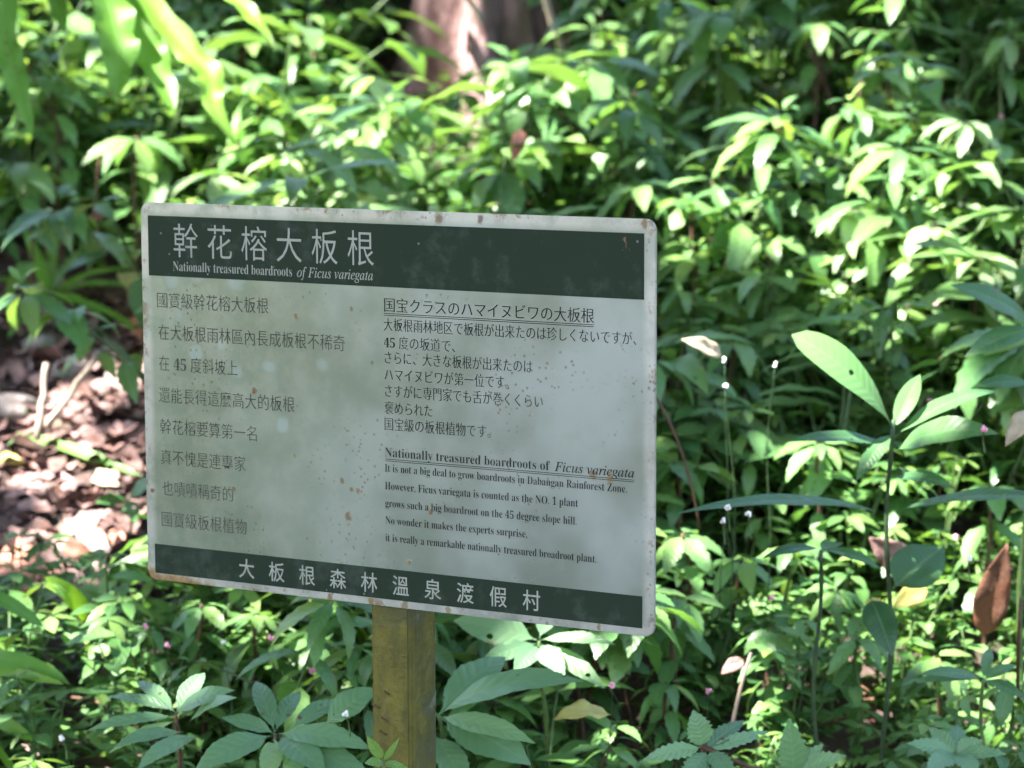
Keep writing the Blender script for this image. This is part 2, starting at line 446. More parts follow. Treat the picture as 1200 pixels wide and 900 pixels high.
def ink_material(name, col, worn, amount, rough=.5, lo=.5):
    k = NT(name)
    tc = k.n('TexCoord').outputs['Object']
    n1 = k.noise(tc, 40, 4, .65).outputs[0]; n2 = k.noise(tc, 8, 2).outputs[0]
    c = k.mix(k.math('MULTIPLY', k.ramp(k.math('ADD', n1, k.math('MULTIPLY', k.math('SUBTRACT', n2, .5), .6)), lo, lo + .22), amount), col, worn)
    v1 = k.n('TexVoronoi', i_Scale=95.0, i_Vector=tc)
    pk = k.math('MULTIPLY', k.ramp(v1.outputs['Distance'], .16, .09), k.ramp(k.n('SeparateColor', i_Color=v1.outputs['Color']).outputs[2], .90, .93))
    c = k.mix(k.math('MULTIPLY', pk, .7), c, (.17, .175, .15))
    rs = k.ramp(k.noise(tc, 31, 4, .7).outputs[0], .66, .72)
    c = k.mix(k.math('MULTIPLY', rs, .75), c, (.20, .12, .06))
    pr = k.n('BsdfPrincipled', i_Base_Color=c, i_Roughness=rough)
    k.put(pr, 'Specular IOR Level', .12)
    return k.finish(pr.outputs[0])

M_panel = sign_material()
M_band = ink_material('dark_green_paint', (.012, .023, .0145), (.034, .048, .036), .7, .6)
M_ink = ink_material('black_ink', (.015, .017, .016), (.07, .065, .05), .55)
M_inkleft = ink_material('faded_brown_ink', (.048, .046, .037), (.12, .115, .09), .6, .55, .5)
M_paleink = ink_material('pale_lettering', (.24, .26, .225), (.17, .175, .15), .6)

sign = empty('information_sign', (SIGN.x, SIGN.y, 0), 'weathered metal information board with dark green bands and trilingual lettering on a brown post', 'sign', rz=YAW)

def rounded_panel():
    import bmesh
    bm = bmesh.new()
    r = .011; pts = []
    for cx, cz, a0 in ((SW - r, SH - r, 0), (-SW + r, SH - r, 90), (-SW + r, -SH + r, 180), (SW - r, -SH + r, 270)):
        for i in range(9):
            a = math.radians(a0 + i * 90 / 8); pts.append((cx + r * math.cos(a), cz + r * math.sin(a)))
    f = bm.faces.new([bm.verts.new((x, 0, z)) for x, z in pts])
    e = bmesh.ops.extrude_face_region(bm, geom=[f])
    bmesh.ops.translate(bm, verts=[v for v in e['geom'] if isinstance(v, bmesh.types.BMVert)], vec=(0, ST, 0))
    bmesh.ops.recalc_face_normals(bm, faces=bm.faces)
    bmesh.ops.bevel(bm, geom=[x for x in bm.edges if abs(x.verts[0].co.y - x.verts[1].co.y) < 1e-6], offset=.0007, segments=2, affect='EDGES')
    me = bpy.data.meshes.new('panel'); bm.to_mesh(me); bm.free()
    me.materials.append(M_panel)
    return me
panel = bpy.data.objects.new('panel', rounded_panel()); COL.objects.link(panel)
panel.parent = sign; panel.location = (0, 0, SIGN.z)

def flat(name, x0, x1, z0, z1, y, mat):
    nx, nz = 24, 6
    xs = np.linspace(x0, x1, nx); zs = np.linspace(z0, z1, nz)
    A, B = np.meshgrid(xs, zs); i = np.arange(A.size).reshape(A.shape)
    m_ = MB(); m_.add(np.stack([A, np.full_like(A, y), B], -1).reshape(-1, 3), F4=np.stack([i[:-1, :-1], i[:-1, 1:], i[1:, 1:], i[1:, :-1]], -1).reshape(-1, 4))
    return m_.build(name, mat, panel)
flat('title_band', -.2905, .288, .1236, .1863, -.0002, M_band)
flat('footer_band', -.290, .287, -.1925, -.1612, -.0002, M_band)

def serif(s, italic=False):
    out = ''
    for c in s:
        if italic and c == 'h': out += '\u210e'
        elif 'A' <= c <= 'Z': out += chr((0x1D434 if italic else 0x1D400) + ord(c) - 65)
        elif 'a' <= c <= 'z': out += chr((0x1D44E if italic else 0x1D41A) + ord(c) - 97)
        elif '0' <= c <= '9' and not italic: out += chr(0x1D7CE + ord(c) - 48)
        else: out += c
    return out

def text_mesh(body, offset=0.0, res=3):
    c = bpy.data.curves.new('lettering', 'FONT'); c.body = body; c.offset = offset; c.resolution_u = res
    o = bpy.data.objects.new('lettering', c); COL.objects.link(o)
    dg = bpy.context.evaluated_depsgraph_get(); dg.update()
    me = bpy.data.meshes.new_from_object(o.evaluated_get(dg))
    bpy.data.objects.remove(o); bpy.data.curves.remove(c)
    V = np.empty(len(me.vertices) * 3); me.vertices.foreach_get('co', V)
    F = [tuple(p.vertices) for p in me.polygons]
    bpy.data.meshes.remove(me)
    return V.reshape(-1, 3), F

def write(rows, name, mat, bold=0.0):
    """rows of (text, x0, x1, base, height, reference glyph, outline offset) become one printed block"""
    allV, allF, n = [], [], 0
    for body, x0, x1, base, h, ref, off in rows:
        V, F = text_mesh(body, off)
        R, _ = text_mesh(ref, off)
        sx = (x1 - x0) / (V[:, 0].max() - V[:, 0].min()); sz = h / (R[:, 1].max() - R[:, 1].min())
        X = (V[:, 0] - V[:, 0].min()) * sx + x0; Z = (V[:, 1] - R[:, 1].min()) * sz + base
        for k_ in ((0, 1) if bold else (0,)):
            W_ = np.stack([X + k_ * bold, np.full_like(X, -.0004 - .00003 * k_), Z], -1)
            allV.append(W_); allF += [tuple(i + n for i in f) for f in F]; n += len(W_)
    me = bpy.data.meshes.new(name); me.from_pydata(np.concatenate(allV).tolist(), [], allF); me.update()
    me.materials.append(mat)
    o = bpy.data.objects.new(name, me); COL.objects.link(o); o.parent = panel
    return o

mm = .001
def row(b, x0, x1, base, h, ref='国', off=-.008): return (b, x0 * mm, x1 * mm, base * mm, h * mm, ref, off)
write([row('幹 花 榕 大 板 根', -257.8, -12.5, 144, 35.5, '幹', -.004)], 'title_lettering', M_paleink)
write([row(serif('Nationally treasured boardroots '), -259, -112, 129.6, 10.0, serif('N'), -.009)[:2] + (-.1105, .1296, .0098, serif('N'), -.009),
       row(serif('of Ficus variegata', True), -104.5, -13.7, 129.6, 10.0, serif('F', True), .002)], 'subtitle_lettering', M_paleink)
write([row('國寶級幹花榕大板根', -280.4, -140.2, 90.2, 15.4, '國', -.012),
       row('在大板根雨林區內長成板根不稀奇', -279.7, -47.8, 56.6, 15.3, '國', -.010),
       row('在 ' + serif('45') + ' 度斜坡上', -279.7, -179.6, 24, 15.3, '國', -.012),
       row('還能長得這麼高大的板根', -280.5, -109.8, -9.5, 15.2, '國', -.011),
       row('幹花榕要算第一名', -279.8, -157.1, -42.6, 15.0, '國', -.012),
       row('真不愧是連專家', -279.7, -171.6, -75.3, 15.1, '國', -.011),
       row('也嘖嘖稱奇的', -278.4, -188, -108.3, 15.0, '國', -.012),
       row('國寶級板根植物', -280.1, -171.5, -141.6, 15.3, '國', -.012)], 'chinese_lettering', M_inkleft)
write([row('国宝クラスのハマイヌビワの大板根', -.8, 234.4, 98.9, 13.4, '国', -.012),
       row('大板根雨林地区で板根が出来たのは珍しくないですが、', -1.6, 279.5, 80.0, 12.0, '国', -.016),
       row(serif('45') + ' 度の坂道で、', -1.5, 80.3, 62.3, 12.0, '国', -.016),
       row('さらに、大きな板根が出来たのは', -.9, 167.4, 47.0, 12.0, '国', -.016),
       row('ハマイヌビワが第一位です。', -1.1, 140.8, 30.0, 12.0, '国', -.016),
       row('さすがに専門家でも舌が巻くくらい', -.8, 178.6, 13.5, 12.0, '国', -.016),
       row('褒められた', -1.5, 53.9, -3.6, 12.0, '国', -.016),
       row('国宝級の板根植物です。', -1.6, 120.4, -20.0, 12.2, '国', -.016)], 'japanese_lettering', M_ink, bold=.0003)
cap = serif('N')
write([row(serif('Nationally treasured boardroots of'), -1.6, 186.5, -47, 9.2, cap, -.0095),
       row(serif('Ficus variegata', True), 191.6, 277.9, -47, 9.2, serif('F', True), .003),
       row(serif('It is not a big deal to grow boardroots in Dabangan Rainforest Zone.'), -1.9, 270.2, -62.2, 7.8, cap, -.0095),
       row(serif('However, Ficus variegata is counted as the NO. 1 plant'), -1.9, 217.4, -80.3, 7.8, cap, -.0095),
       row(serif('grows such a big boardroot on the 45 degree slope hill.'), -1.7, 215.8, -98, 7.8, cap, -.0095),
       row(serif('No wonder it makes the experts surprise,'), -1.8, 161.2, -115.4, 7.8, cap, -.0095),
       row(serif('it is really a remarkable nationally treasured broadroot plant.'), -1.9, 237.4, -133.1, 7.8, cap, -.0095)], 'english_lettering', M_ink)
for x1, z in ((.2344, .0970), (.2344, .0952), (.2779, -.0496), (.2779, -.0514)):
    ul = MB(); ul.add([(-.0012, -.0004, z), (x1, -.0004, z), (x1, -.0004, z + .0006), (-.0012, -.0004, z + .0006)], F4=[(0, 1, 2, 3)])
    ul.build('underline', M_ink, panel, False)
write([row('大   板   根   森   林   溫   泉   渡   假   村', -181.8, 175.6, -187.3, 19.4, '国', .006)], 'footer_lettering', M_paleink)

def post_material():
    k = NT('lichen_stained_post')
    tc = k.n('TexCoord').outputs['Object']
    mp = k.n('Mapping', i_Vector=tc); mp.inputs['Scale'].default_value = (1, 1, .35)
    n1 = k.noise(mp.outputs[0], 22, 5, .65).outputs[0]; n2 = k.noise(tc, 90, 4).outputs[0]; n3 = k.noise(tc, 13, 4, .6).outputs[0]
    x = k.n('SeparateXYZ', i_Vector=tc).outputs[0]
    col = k.mix(k.ramp(n1, .35, .62), (.042, .043, .006), (.098, .088, .011))
    col = k.mix(k.ramp(n3, .5, .62, 0, .85), col, (.045, .052, .018))
    col = k.mix(k.math('MULTIPLY', k.ramp(n2, .60, .68), .5), col, (.06, .04, .02))
    col = k.mix(k.ramp(n3, .62, .68, 0, .75), col, (.115, .115, .08))
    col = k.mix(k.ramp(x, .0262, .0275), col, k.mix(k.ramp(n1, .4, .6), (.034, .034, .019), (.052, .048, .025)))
    pr = k.n('BsdfPrincipled', i_Base_Color=col, i_Roughness=.62)
    k.put(pr, 'Specular IOR Level', .35); k.put(pr, 'Normal', k.bump(k.math('ADD', n1, n2), .7, .003))
    return k.finish(pr.outputs[0])

def make_post():
    import bmesh
    bm = bmesh.new()
    bmesh.ops.create_cube(bm, size=1)
    z0 = Hs(SIGN.x, SIGN.y) - .15; z1 = SIGN.z + .17
    for v in bm.verts: v.co = Vector((v.co.x * .0488, v.co.y * .052, z0 if v.co.z < 0 else z1))
    bmesh.ops.bevel(bm, geom=[e for e in bm.edges if abs(e.verts[0].co.z - e.verts[1].co.z) > .1], offset=.0045, segments=3, affect='EDGES')
    bmesh.ops.subdivide_edges(bm, edges=[e for e in bm.edges if abs(e.verts[0].co.z - e.verts[1].co.z) > .1], cuts=12)
    me = bpy.data.meshes.new('post'); bm.to_mesh(me); bm.free(); me.materials.append(post_material())
    for p in me.polygons: p.use_smooth = False
    o = bpy.data.objects.new('post', me); COL.objects.link(o); o.parent = sign
    o.location = (-.0010, ST + .0285, 0)
    for zz in (SIGN.z + .11, SIGN.z - .11):
        b = MB(); tube(b, [(0, .0262, zz), (0, .033, zz)], .008, 6)
        b.build('bolt_head', M_rock, o, False)
    for x, z, l in ((-.017, .305, .009), (-.007, .318, .008), (-.009, .332, .008), (-.014, .352, .010), (-.004, .29, .006)):
        t = MB(); z = SIGN.z - z
        tube(t, bez((x - l / 2, -.0265, z + .001), (x, -.029, z - .0015), (x + l / 2, -.0268, z - .002), 6), .0009, 5)
        t.build('rootlet', M_brownstem, o)
    return o
make_post()
panel.location = (0, 0, SIGN.z)

# ------------------------------------------------------------------ tree, with an unseen shade canopy as its crown
TREE = P(566, 150, 6.05); TREE.z = Hs(TREE.x, TREE.y)
tree = empty('buttressed_tree', TREE, 'fluted tree trunk with pinkish buttress roots standing up the slope behind the sign', 'tree')
def trunk_mesh():
    m_ = MB()
    nz, na = 46, 72
    zs = np.linspace(-.35, 1, nz) ; zs = np.where(zs < 0, zs, zs ** 1.9 * 7.0)
    th = np.linspace(0, 2 * np.pi, na, endpoint=False)
    V = []
    flutes = [(math.radians(268), .16, .34), (math.radians(205), .19, .13), (math.radians(330), .10, .34), (math.radians(20), .3, .3), (math.radians(110), .3, .3)]
    for z in zs:
        r = .052 - .002 * max(z, 0) + .02 * math.exp(-max(z, 0) * 1.5)
        rr = np.full(na, r)
        for a, amp, w in flutes:
            dth = np.abs((th - a + np.pi) % (2 * np.pi) - np.pi)
            rr = rr + amp * math.exp(-max(z + .1, 0) * 2.4) * np.exp(-(dth / w) ** 2)
        rr = rr * (1 + .035 * np.sin(th * 7 + z * 3) + .02 * np.sin(th * 13 - z * 5))
        V.append(np.stack([np.cos(th) * rr + .04 * math.sin(z * .9), np.sin(th) * rr, np.full(na, z)], -1))
    V = np.concatenate(V)
    F = [(i * na + j, i * na + (j + 1) % na, (i + 1) * na + (j + 1) % na, (i + 1) * na + j) for i in range(nz - 1) for j in range(na)]
    m_.add(V, F4=F)
    return m_
trunk_mesh().build('trunk', M_bark, tree)
limbs = MB()
for tx, ty, tz in ((-3.2, 3.0, 5.6), (-1.2, 1.4, 6.2), (-4.6, 4.2, 6.6), (.6, 3.6, 6.5), (-2.2, 5.0, 6.9), (1.6, 5.4, 7.6), (-4.0, 1.6, 5.4), (-.4, 7.2, 8.4)):
    a = np.array([.03, 0, 4.6 + U(-.4, 1.4)]); c = np.array([tx, ty, tz]) - np.array(TREE)
    tube(limbs, bez(a, (a + c) / 2 + [0, 0, .5], c, 9), np.linspace(.085, .015, 9), 7)
a = np.array([-.05, -.05, 2.9]); c = np.array(P(40, -130, 4.45)) - np.array(TREE)
tube(limbs, bez(a, (a + c) / 2 + [-.2, 0, .35], c, 12), np.linspace(.045, .02, 12), 8)
limbs.build('limbs', M_bark, tree)

def above(px, py, h):
    """the point on the ray through a pixel that is h metres above the ground (far enough up the slope)"""
    for Y in np.arange(2.55, 9, .02):
        p = P(px, py, float(Y))
        if p.z - Hs(p.x, p.y) <= h: return p
    return P(px, py, 8.0)

# sun gaps in the crown: (point on the slope that gets the light, radius of the gap)
GAPS = []
def gap(px, py, Y, r):
    c = above(px, py, .28) if Y > 3.75 and Y not in (4.32, 4.28, 4.35, 4.3) and not (px < 170 and 400 < py < 680) and Y < 5.7 else P(px, py, Y)
    GAPS.append((np.array(c), r))
for a in ((215, 55, 4.32, .03), (255, 125, 4.28, .03), (165, 30, 4.35, .02), (300, 30, 4.3, .025), (400, 85, 5.0, .12), (450, 95, 5.0, .11), (330, 190, 4.8, .14), (400, 200, 4.7, .13), (270, 215, 4.8, .10), (460, 225, 4.4, .09), (365, 150, 4.9, .13), (490, 195, 4.6, .06), (430, 150, 4.9, .10), (320, 225, 4.5, .08),
          (85, 45, 5.2, .09), (140, 70, 4.9, .08), (20, 40, 5.3, .08), (130, 130, 4.9, .05), (60, 150, 5.0, .04), (180, 200, 4.8, .04),
          (553, 50, 5.97, .028), (551, 0, 5.97, .015), (556, 100, 5.9, .03), (490, 60, 5.8, .025), (525, 115, 5.7, .05),
          (1010, 240, 4.0, .11), (1090, 270, 3.9, .12), (1120, 150, 4.3, .07), (950, 300, 3.8, .06), (890, 300, 3.8, .05), (1050, 230, 4.1, .06), (1140, 330, 3.8, .05), (1030, 330, 3.8, .05), (1000, 330, 3.7, .05),
          (850, 20, 4.5, .05), (700, 60, 4.7, .05), (800, 30, 4.6, .05), (860, 60, 4.4, .05), (1040, 90, 4.5, .05), (740, 30, 4.9, .05),
          (985, 440, 3.25, .05), (1120, 490, 3.25, .035), (825, 405, 3.5, .035), (850, 350, 3.7, .05), (800, 280, 3.9, .04), (920, 380, 3.5, .03),
          (1090, 600, 3.5, .035), (900, 560, 3.6, .02), (1010, 640, 3.5, .02), (840, 740, 3.3, .025), (1060, 700, 3.5, .015), (1180, 420, 3.5, .04),
          (125, 510, 4.35, .03), (140, 570, 4.2, .03), (25, 530, 4.35, .03), (60, 470, 4.55, .025), (25, 660, 4.0, .03), (85, 600, 4.15, .025), (150, 440, 4.65, .035), (10, 470, 4.5, .04), (90, 560, 4.25, .02), (110, 620, 4.1, .02), (165, 520, 4.35, .025),
          (95, 700, 3.7, .04), (150, 650, 3.7, .04), (30, 780, 3.5, .05), (340, 750, 3.4, .03), (20, 870, 3.3, .04), (250, 720, 3.7, .02), (120, 800, 3.5, .035), (400, 860, 3.1, .03), (230, 760, 3.4, .035), (330, 720, 3.5, .035), (60, 860, 3.3, .035), (270, 830, 3.05, .03), (180, 690, 3.7, .03), (560, 870, 2.95, .03),
          (620, 740, 3.4, .02), (690, 780, 3.2, .02), (330, 660, 3.8, .02), (200, 720, 3.7, .02), (590, 840, 3.1, .015), (280, 110, 5.2, .05), (160, 230, 5.0, .03), (240, 150, 5.0, .03),
          (630, 180, 5.0, .04), (560, 190, 5.0, .035), (680, 210, 4.7, .04), (760, 190, 4.5, .03), (600, 225, 4.4, .04)):
    gap(*a)
for _ in range(26):
    px, py = U(0, 1200), U(0, 900)
    Y = float(np.interp(py, [0, 150, 300, 600, 900], [6, 5.2, 4.4, 3.7, 3.1]))
    gap(px, py, Y, U(.008, .024))
def crown():
    s = np.array(SUN)
    gc = np.array([g[0] for g in GAPS]); gr = np.array([g[1] for g in GAPS])
    n = 60000
    tz = rng.uniform(3.9, 6.6, n)
    g0 = np.stack([rng.uniform(-2.6, 2.6, n), rng.uniform(1.6, 8.6, n), np.zeros(n)], -1)
    g0[:, 2] = np.interp(g0[:, 1], PY, PZ) + EYE + .2
    keep0 = tz > g0[:, 2] + 2.2
    tz = np.maximum(tz, g0[:, 2] + 2.4)
    p = g0 + s * ((tz - g0[:, 2]) / s[2])[:, None]
    L = rng.uniform(.13, .22, n)
    ok = np.ones(n, bool)
    for c, r in zip(gc, gr):
        d = p - c; t = d @ s
        dist = np.linalg.norm(d - t[:, None] * s, axis=1)
        ok &= ~((dist < r * 1.2 + L * .42) & (t > 0))
    nf = np.array([-math.sin(YAW), math.cos(YAW), 0.]); ex = np.array([math.cos(YAW), math.sin(YAW), 0.]); c0 = np.array(SIGN)
    tt = ((p - c0) @ nf) / (s @ nf); hit = p - tt[:, None] * s - c0
    ok |= (np.abs(hit @ ex) < SW + L * .45) & (np.abs(hit[:, 2]) < SH + L * .45)      # leaves kept here so that the board stays in shade
    p, L = p[ok], L[ok]
    n = len(p)
    az = rng.uniform(0, 2 * np.pi, n); el = rng.uniform(-.6, .25, n)
    d = np.stack([np.cos(az) * np.cos(el), np.sin(az) * np.cos(el), np.sin(el)], -1)
    up = np.array([0, 0, 1.]) + rng.normal(0, .35, (n, 3))
    up -= d * (up * d).sum(1)[:, None]; up /= np.linalg.norm(up, axis=1)[:, None]
    sd = np.cross(d, up)
    v = np.array([0, .3, .65, 1.0]); w = np.array([.03, .5, .42, .02])
    cen = p[:, None, :] + d[:, None, :] * ((v - .5)[None, :, None] * L[:, None, None]) - up[:, None, :] * ((v ** 2)[None, :, None] * L[:, None, None] * .25)
    X = np.stack([cen - sd[:, None, :] * (w[None, :, None] * L[:, None, None] * .5) + up[:, None, :] * (w * .2)[None, :, None] * L[:, None, None], cen,
                  cen + sd[:, None, :] * (w[None, :, None] * L[:, None, None] * .5) + up[:, None, :] * (w * .2)[None, :, None] * L[:, None, None]], 2)   # n,4,3,3
    V = X.reshape(-1, 3)
    q = np.array([(i * 3 + j, i * 3 + j + 1, i * 3 + j + 4, i * 3 + j + 3) for i in range(3) for j in range(2)])
    F = (q[None] + (np.arange(n) * 12)[:, None, None]).reshape(-1, 4)
    uv = np.tile(np.stack(np.meshgrid([0, .5, 1], v, indexing='xy'), -1).reshape(-1, 2), (n, 1))
    m_ = MB(); m_.add(V - np.array(TREE), F4=F, uv=uv)
    t = m_.T[0]; t[:, 0] = np.repeat(rng.random(n), 12); t[:, 1] = np.repeat(rng.random(n), 12); t[:, 2] = 0
    return m_
crown().build('crown', M_canopy, tree)  # added out of view to shade the slope, gaps cut along sun rays

dk = P(648, 60, 6.35); dk.z = Hs(dk.x, dk.y)
dark = empty('mossy_tree', dk, 'dark mossy tree trunk close behind the right side of the pinkish trunk', 'tree')
mb = MB()
zz = np.linspace(-.3, 8.5, 24)
tube(mb, np.stack([.05 * np.sin(zz * .7), .05 * np.cos(zz), zz], -1), .105 - .006 * zz + .06 * np.exp(-np.maximum(zz, 0) * 3), 20)
mb.build('trunk', M_darkbark, dark)
mb = MB()
for k in range(420):
    q = np.array([U(-1.2, 1.6), U(-1.0, 1.6), U(7.2, 9.4)]); az = U(0, 6.28); l = U(.14, .22)
    leaf(mb, q, (math.cos(az), math.sin(az), U(-.5, .2)), (U(-.3, .3), U(-.3, .3), 1), l, l * .5, n=4, m=3, droop=.5, tint=(U(0, 1), U(0, 1), 0))
mb.build('crown', M_canopy, dark)
mb = MB()
for k in range(7):
    az = k * .9; tube(mb, bez((0, .0, 7.2 + k * .15), (math.cos(az) * .4, math.sin(az) * .4, 7.9), (math.cos(az) * 1.1 + .2, math.sin(az) * 1.0 + .3, 8.3 + .1 * k), 7), np.linspace(.035, .008, 7), 6)
mb.build('limbs', M_darkbark, dark)

# unseen trees added beside the camera, to band the metal board's reflection
crown_mb = MB()
for k in range(900):
    q = np.array([rng.normal(0, 1.1), rng.normal(0, 1.1), rng.normal(0, .75)]); az = U(0, 6.28); l = U(.18, .30)
    leaf(crown_mb, q, (math.cos(az), math.sin(az), U(-.6, .2)), (U(-.4, .4), U(-.4, .4), 1), l, l * .5, n=3, m=3, droop=.5, tint=(U(0, 1), U(0, 1), 0))
crown_me = crown_mb.mesh('forest_crown', M_canopy)
for i, (x, y, r_, h_, t) in enumerate(((-4.6, 1.6, .13, 4.6, 'slim unseen tree far left of the sign, nearest the slope'), (-5.4, -.4, .20, 5.2, 'thick unseen tree left of the path'), (-6.8, 1.0, .10, 4.2, 'thin unseen tree left of the sign, behind the slim one'),
                         (-7.6, -2.2, .17, 5.0, 'unseen tree far left beyond the path'), (-4.2, -2.8, .12, 4.8, 'slim unseen tree beside the path'), (-9.0, .2, .22, 5.4, 'stout unseen tree farthest left'))):
    tr_ = empty('unseen_tree', (x, y, Hs(x, y)), t, 'tree', 'unseen trees added for the board to mirror')
    m_ = MB(); zz = np.linspace(-.3, h_ + .6, 14); tube(m_, np.stack([.1 * np.sin(zz + i), .1 * np.cos(zz * .8 + i), zz], -1), r_ * (1 - .09 * zz) + .05 * np.exp(-np.maximum(zz, 0) * 3), 14)
    for k in range(5):
        az = k * 1.26 + i; tube(m_, bez((.1 * math.sin(h_ + i), .1, h_ - .5 + .15 * k), (math.cos(az) * .6, math.sin(az) * .6, h_ + .2), (math.cos(az) * 1.4, math.sin(az) * 1.4, h_ + .5 + .1 * k), 6), np.linspace(.05, .01, 6), 6)
    m_.build('trunk', M_darkbark if i % 2 else M_bark, tr_)
    o = bpy.data.objects.new('crown', crown_me); COL.objects.link(o); o.parent = tr_; o.location = (0, 0, h_ + .5); o.rotation_euler = (0, 0, i * 1.1); o.scale = (1.1, 1.1, 1)

# a thin dead stem leaning beside the trunk, and a slim trunk outside the left edge carrying the fern
mb = MB(); a = P(655, 52, 5.6); b = P(622, -60, 5.5)
a2 = a - (b - a) * .9; 
tube(mb, [P(668, 130, 5.6), a, b, b + (b - a) * 1.5], [.008, .0075, .006, .004], 7)
tag(mb.build('dry_stick', M_twig), 'thin tan stick leaning in front of the dark side of the trunk', 'stick')

# ------------------------------------------------------------------ plant prototypes
def rtint(y=0.0): return (U(0, 1), U(.15, .95), y if rng.random() < .8 else U(0, .4))

def whorl(fol, c, n, L, Wr=.40, pitch=(-.45, .35), shape='ovate', nseg=9, droop=(.5, 1.0), serr=0.0, lean=(0, 0, 1), young=.0, a0=None, m=5, fold=.25, tiers=1, light=0.0):
    c = np.asarray(c, float); a0 = U(0, 6.28) if a0 is None else a0
    for i in range(n):
        az = a0 + i * 2 * math.pi / n * (1 if tiers == 1 else 1.618) + U(-.25, .25)
        el = U(*pitch); l = L * U(.75, 1.12)
        d = np.array([math.cos(az) * math.cos(el), math.sin(az) * math.cos(el), math.sin(el)])
        d = d + (np.asarray(lean, float) - [0, 0, 1]) * .5
        t = rtint(young if U(0, 1) < .35 else 0.0)
        leaf(fol, c + d * .004, d, (U(-.2, .2), U(-.35, .1), 1), l, l * Wr * U(.85, 1.15), shape, n=nseg, m=m, droop=U(*droop), fold=fold * U(.5, 1.3), wave=U(0, .12), serr=serr, curl=U(-.3, .3), twist=U(-.4, .4), pet=.10, tint=(min(1, t[0] + light), t[1], t[2]))

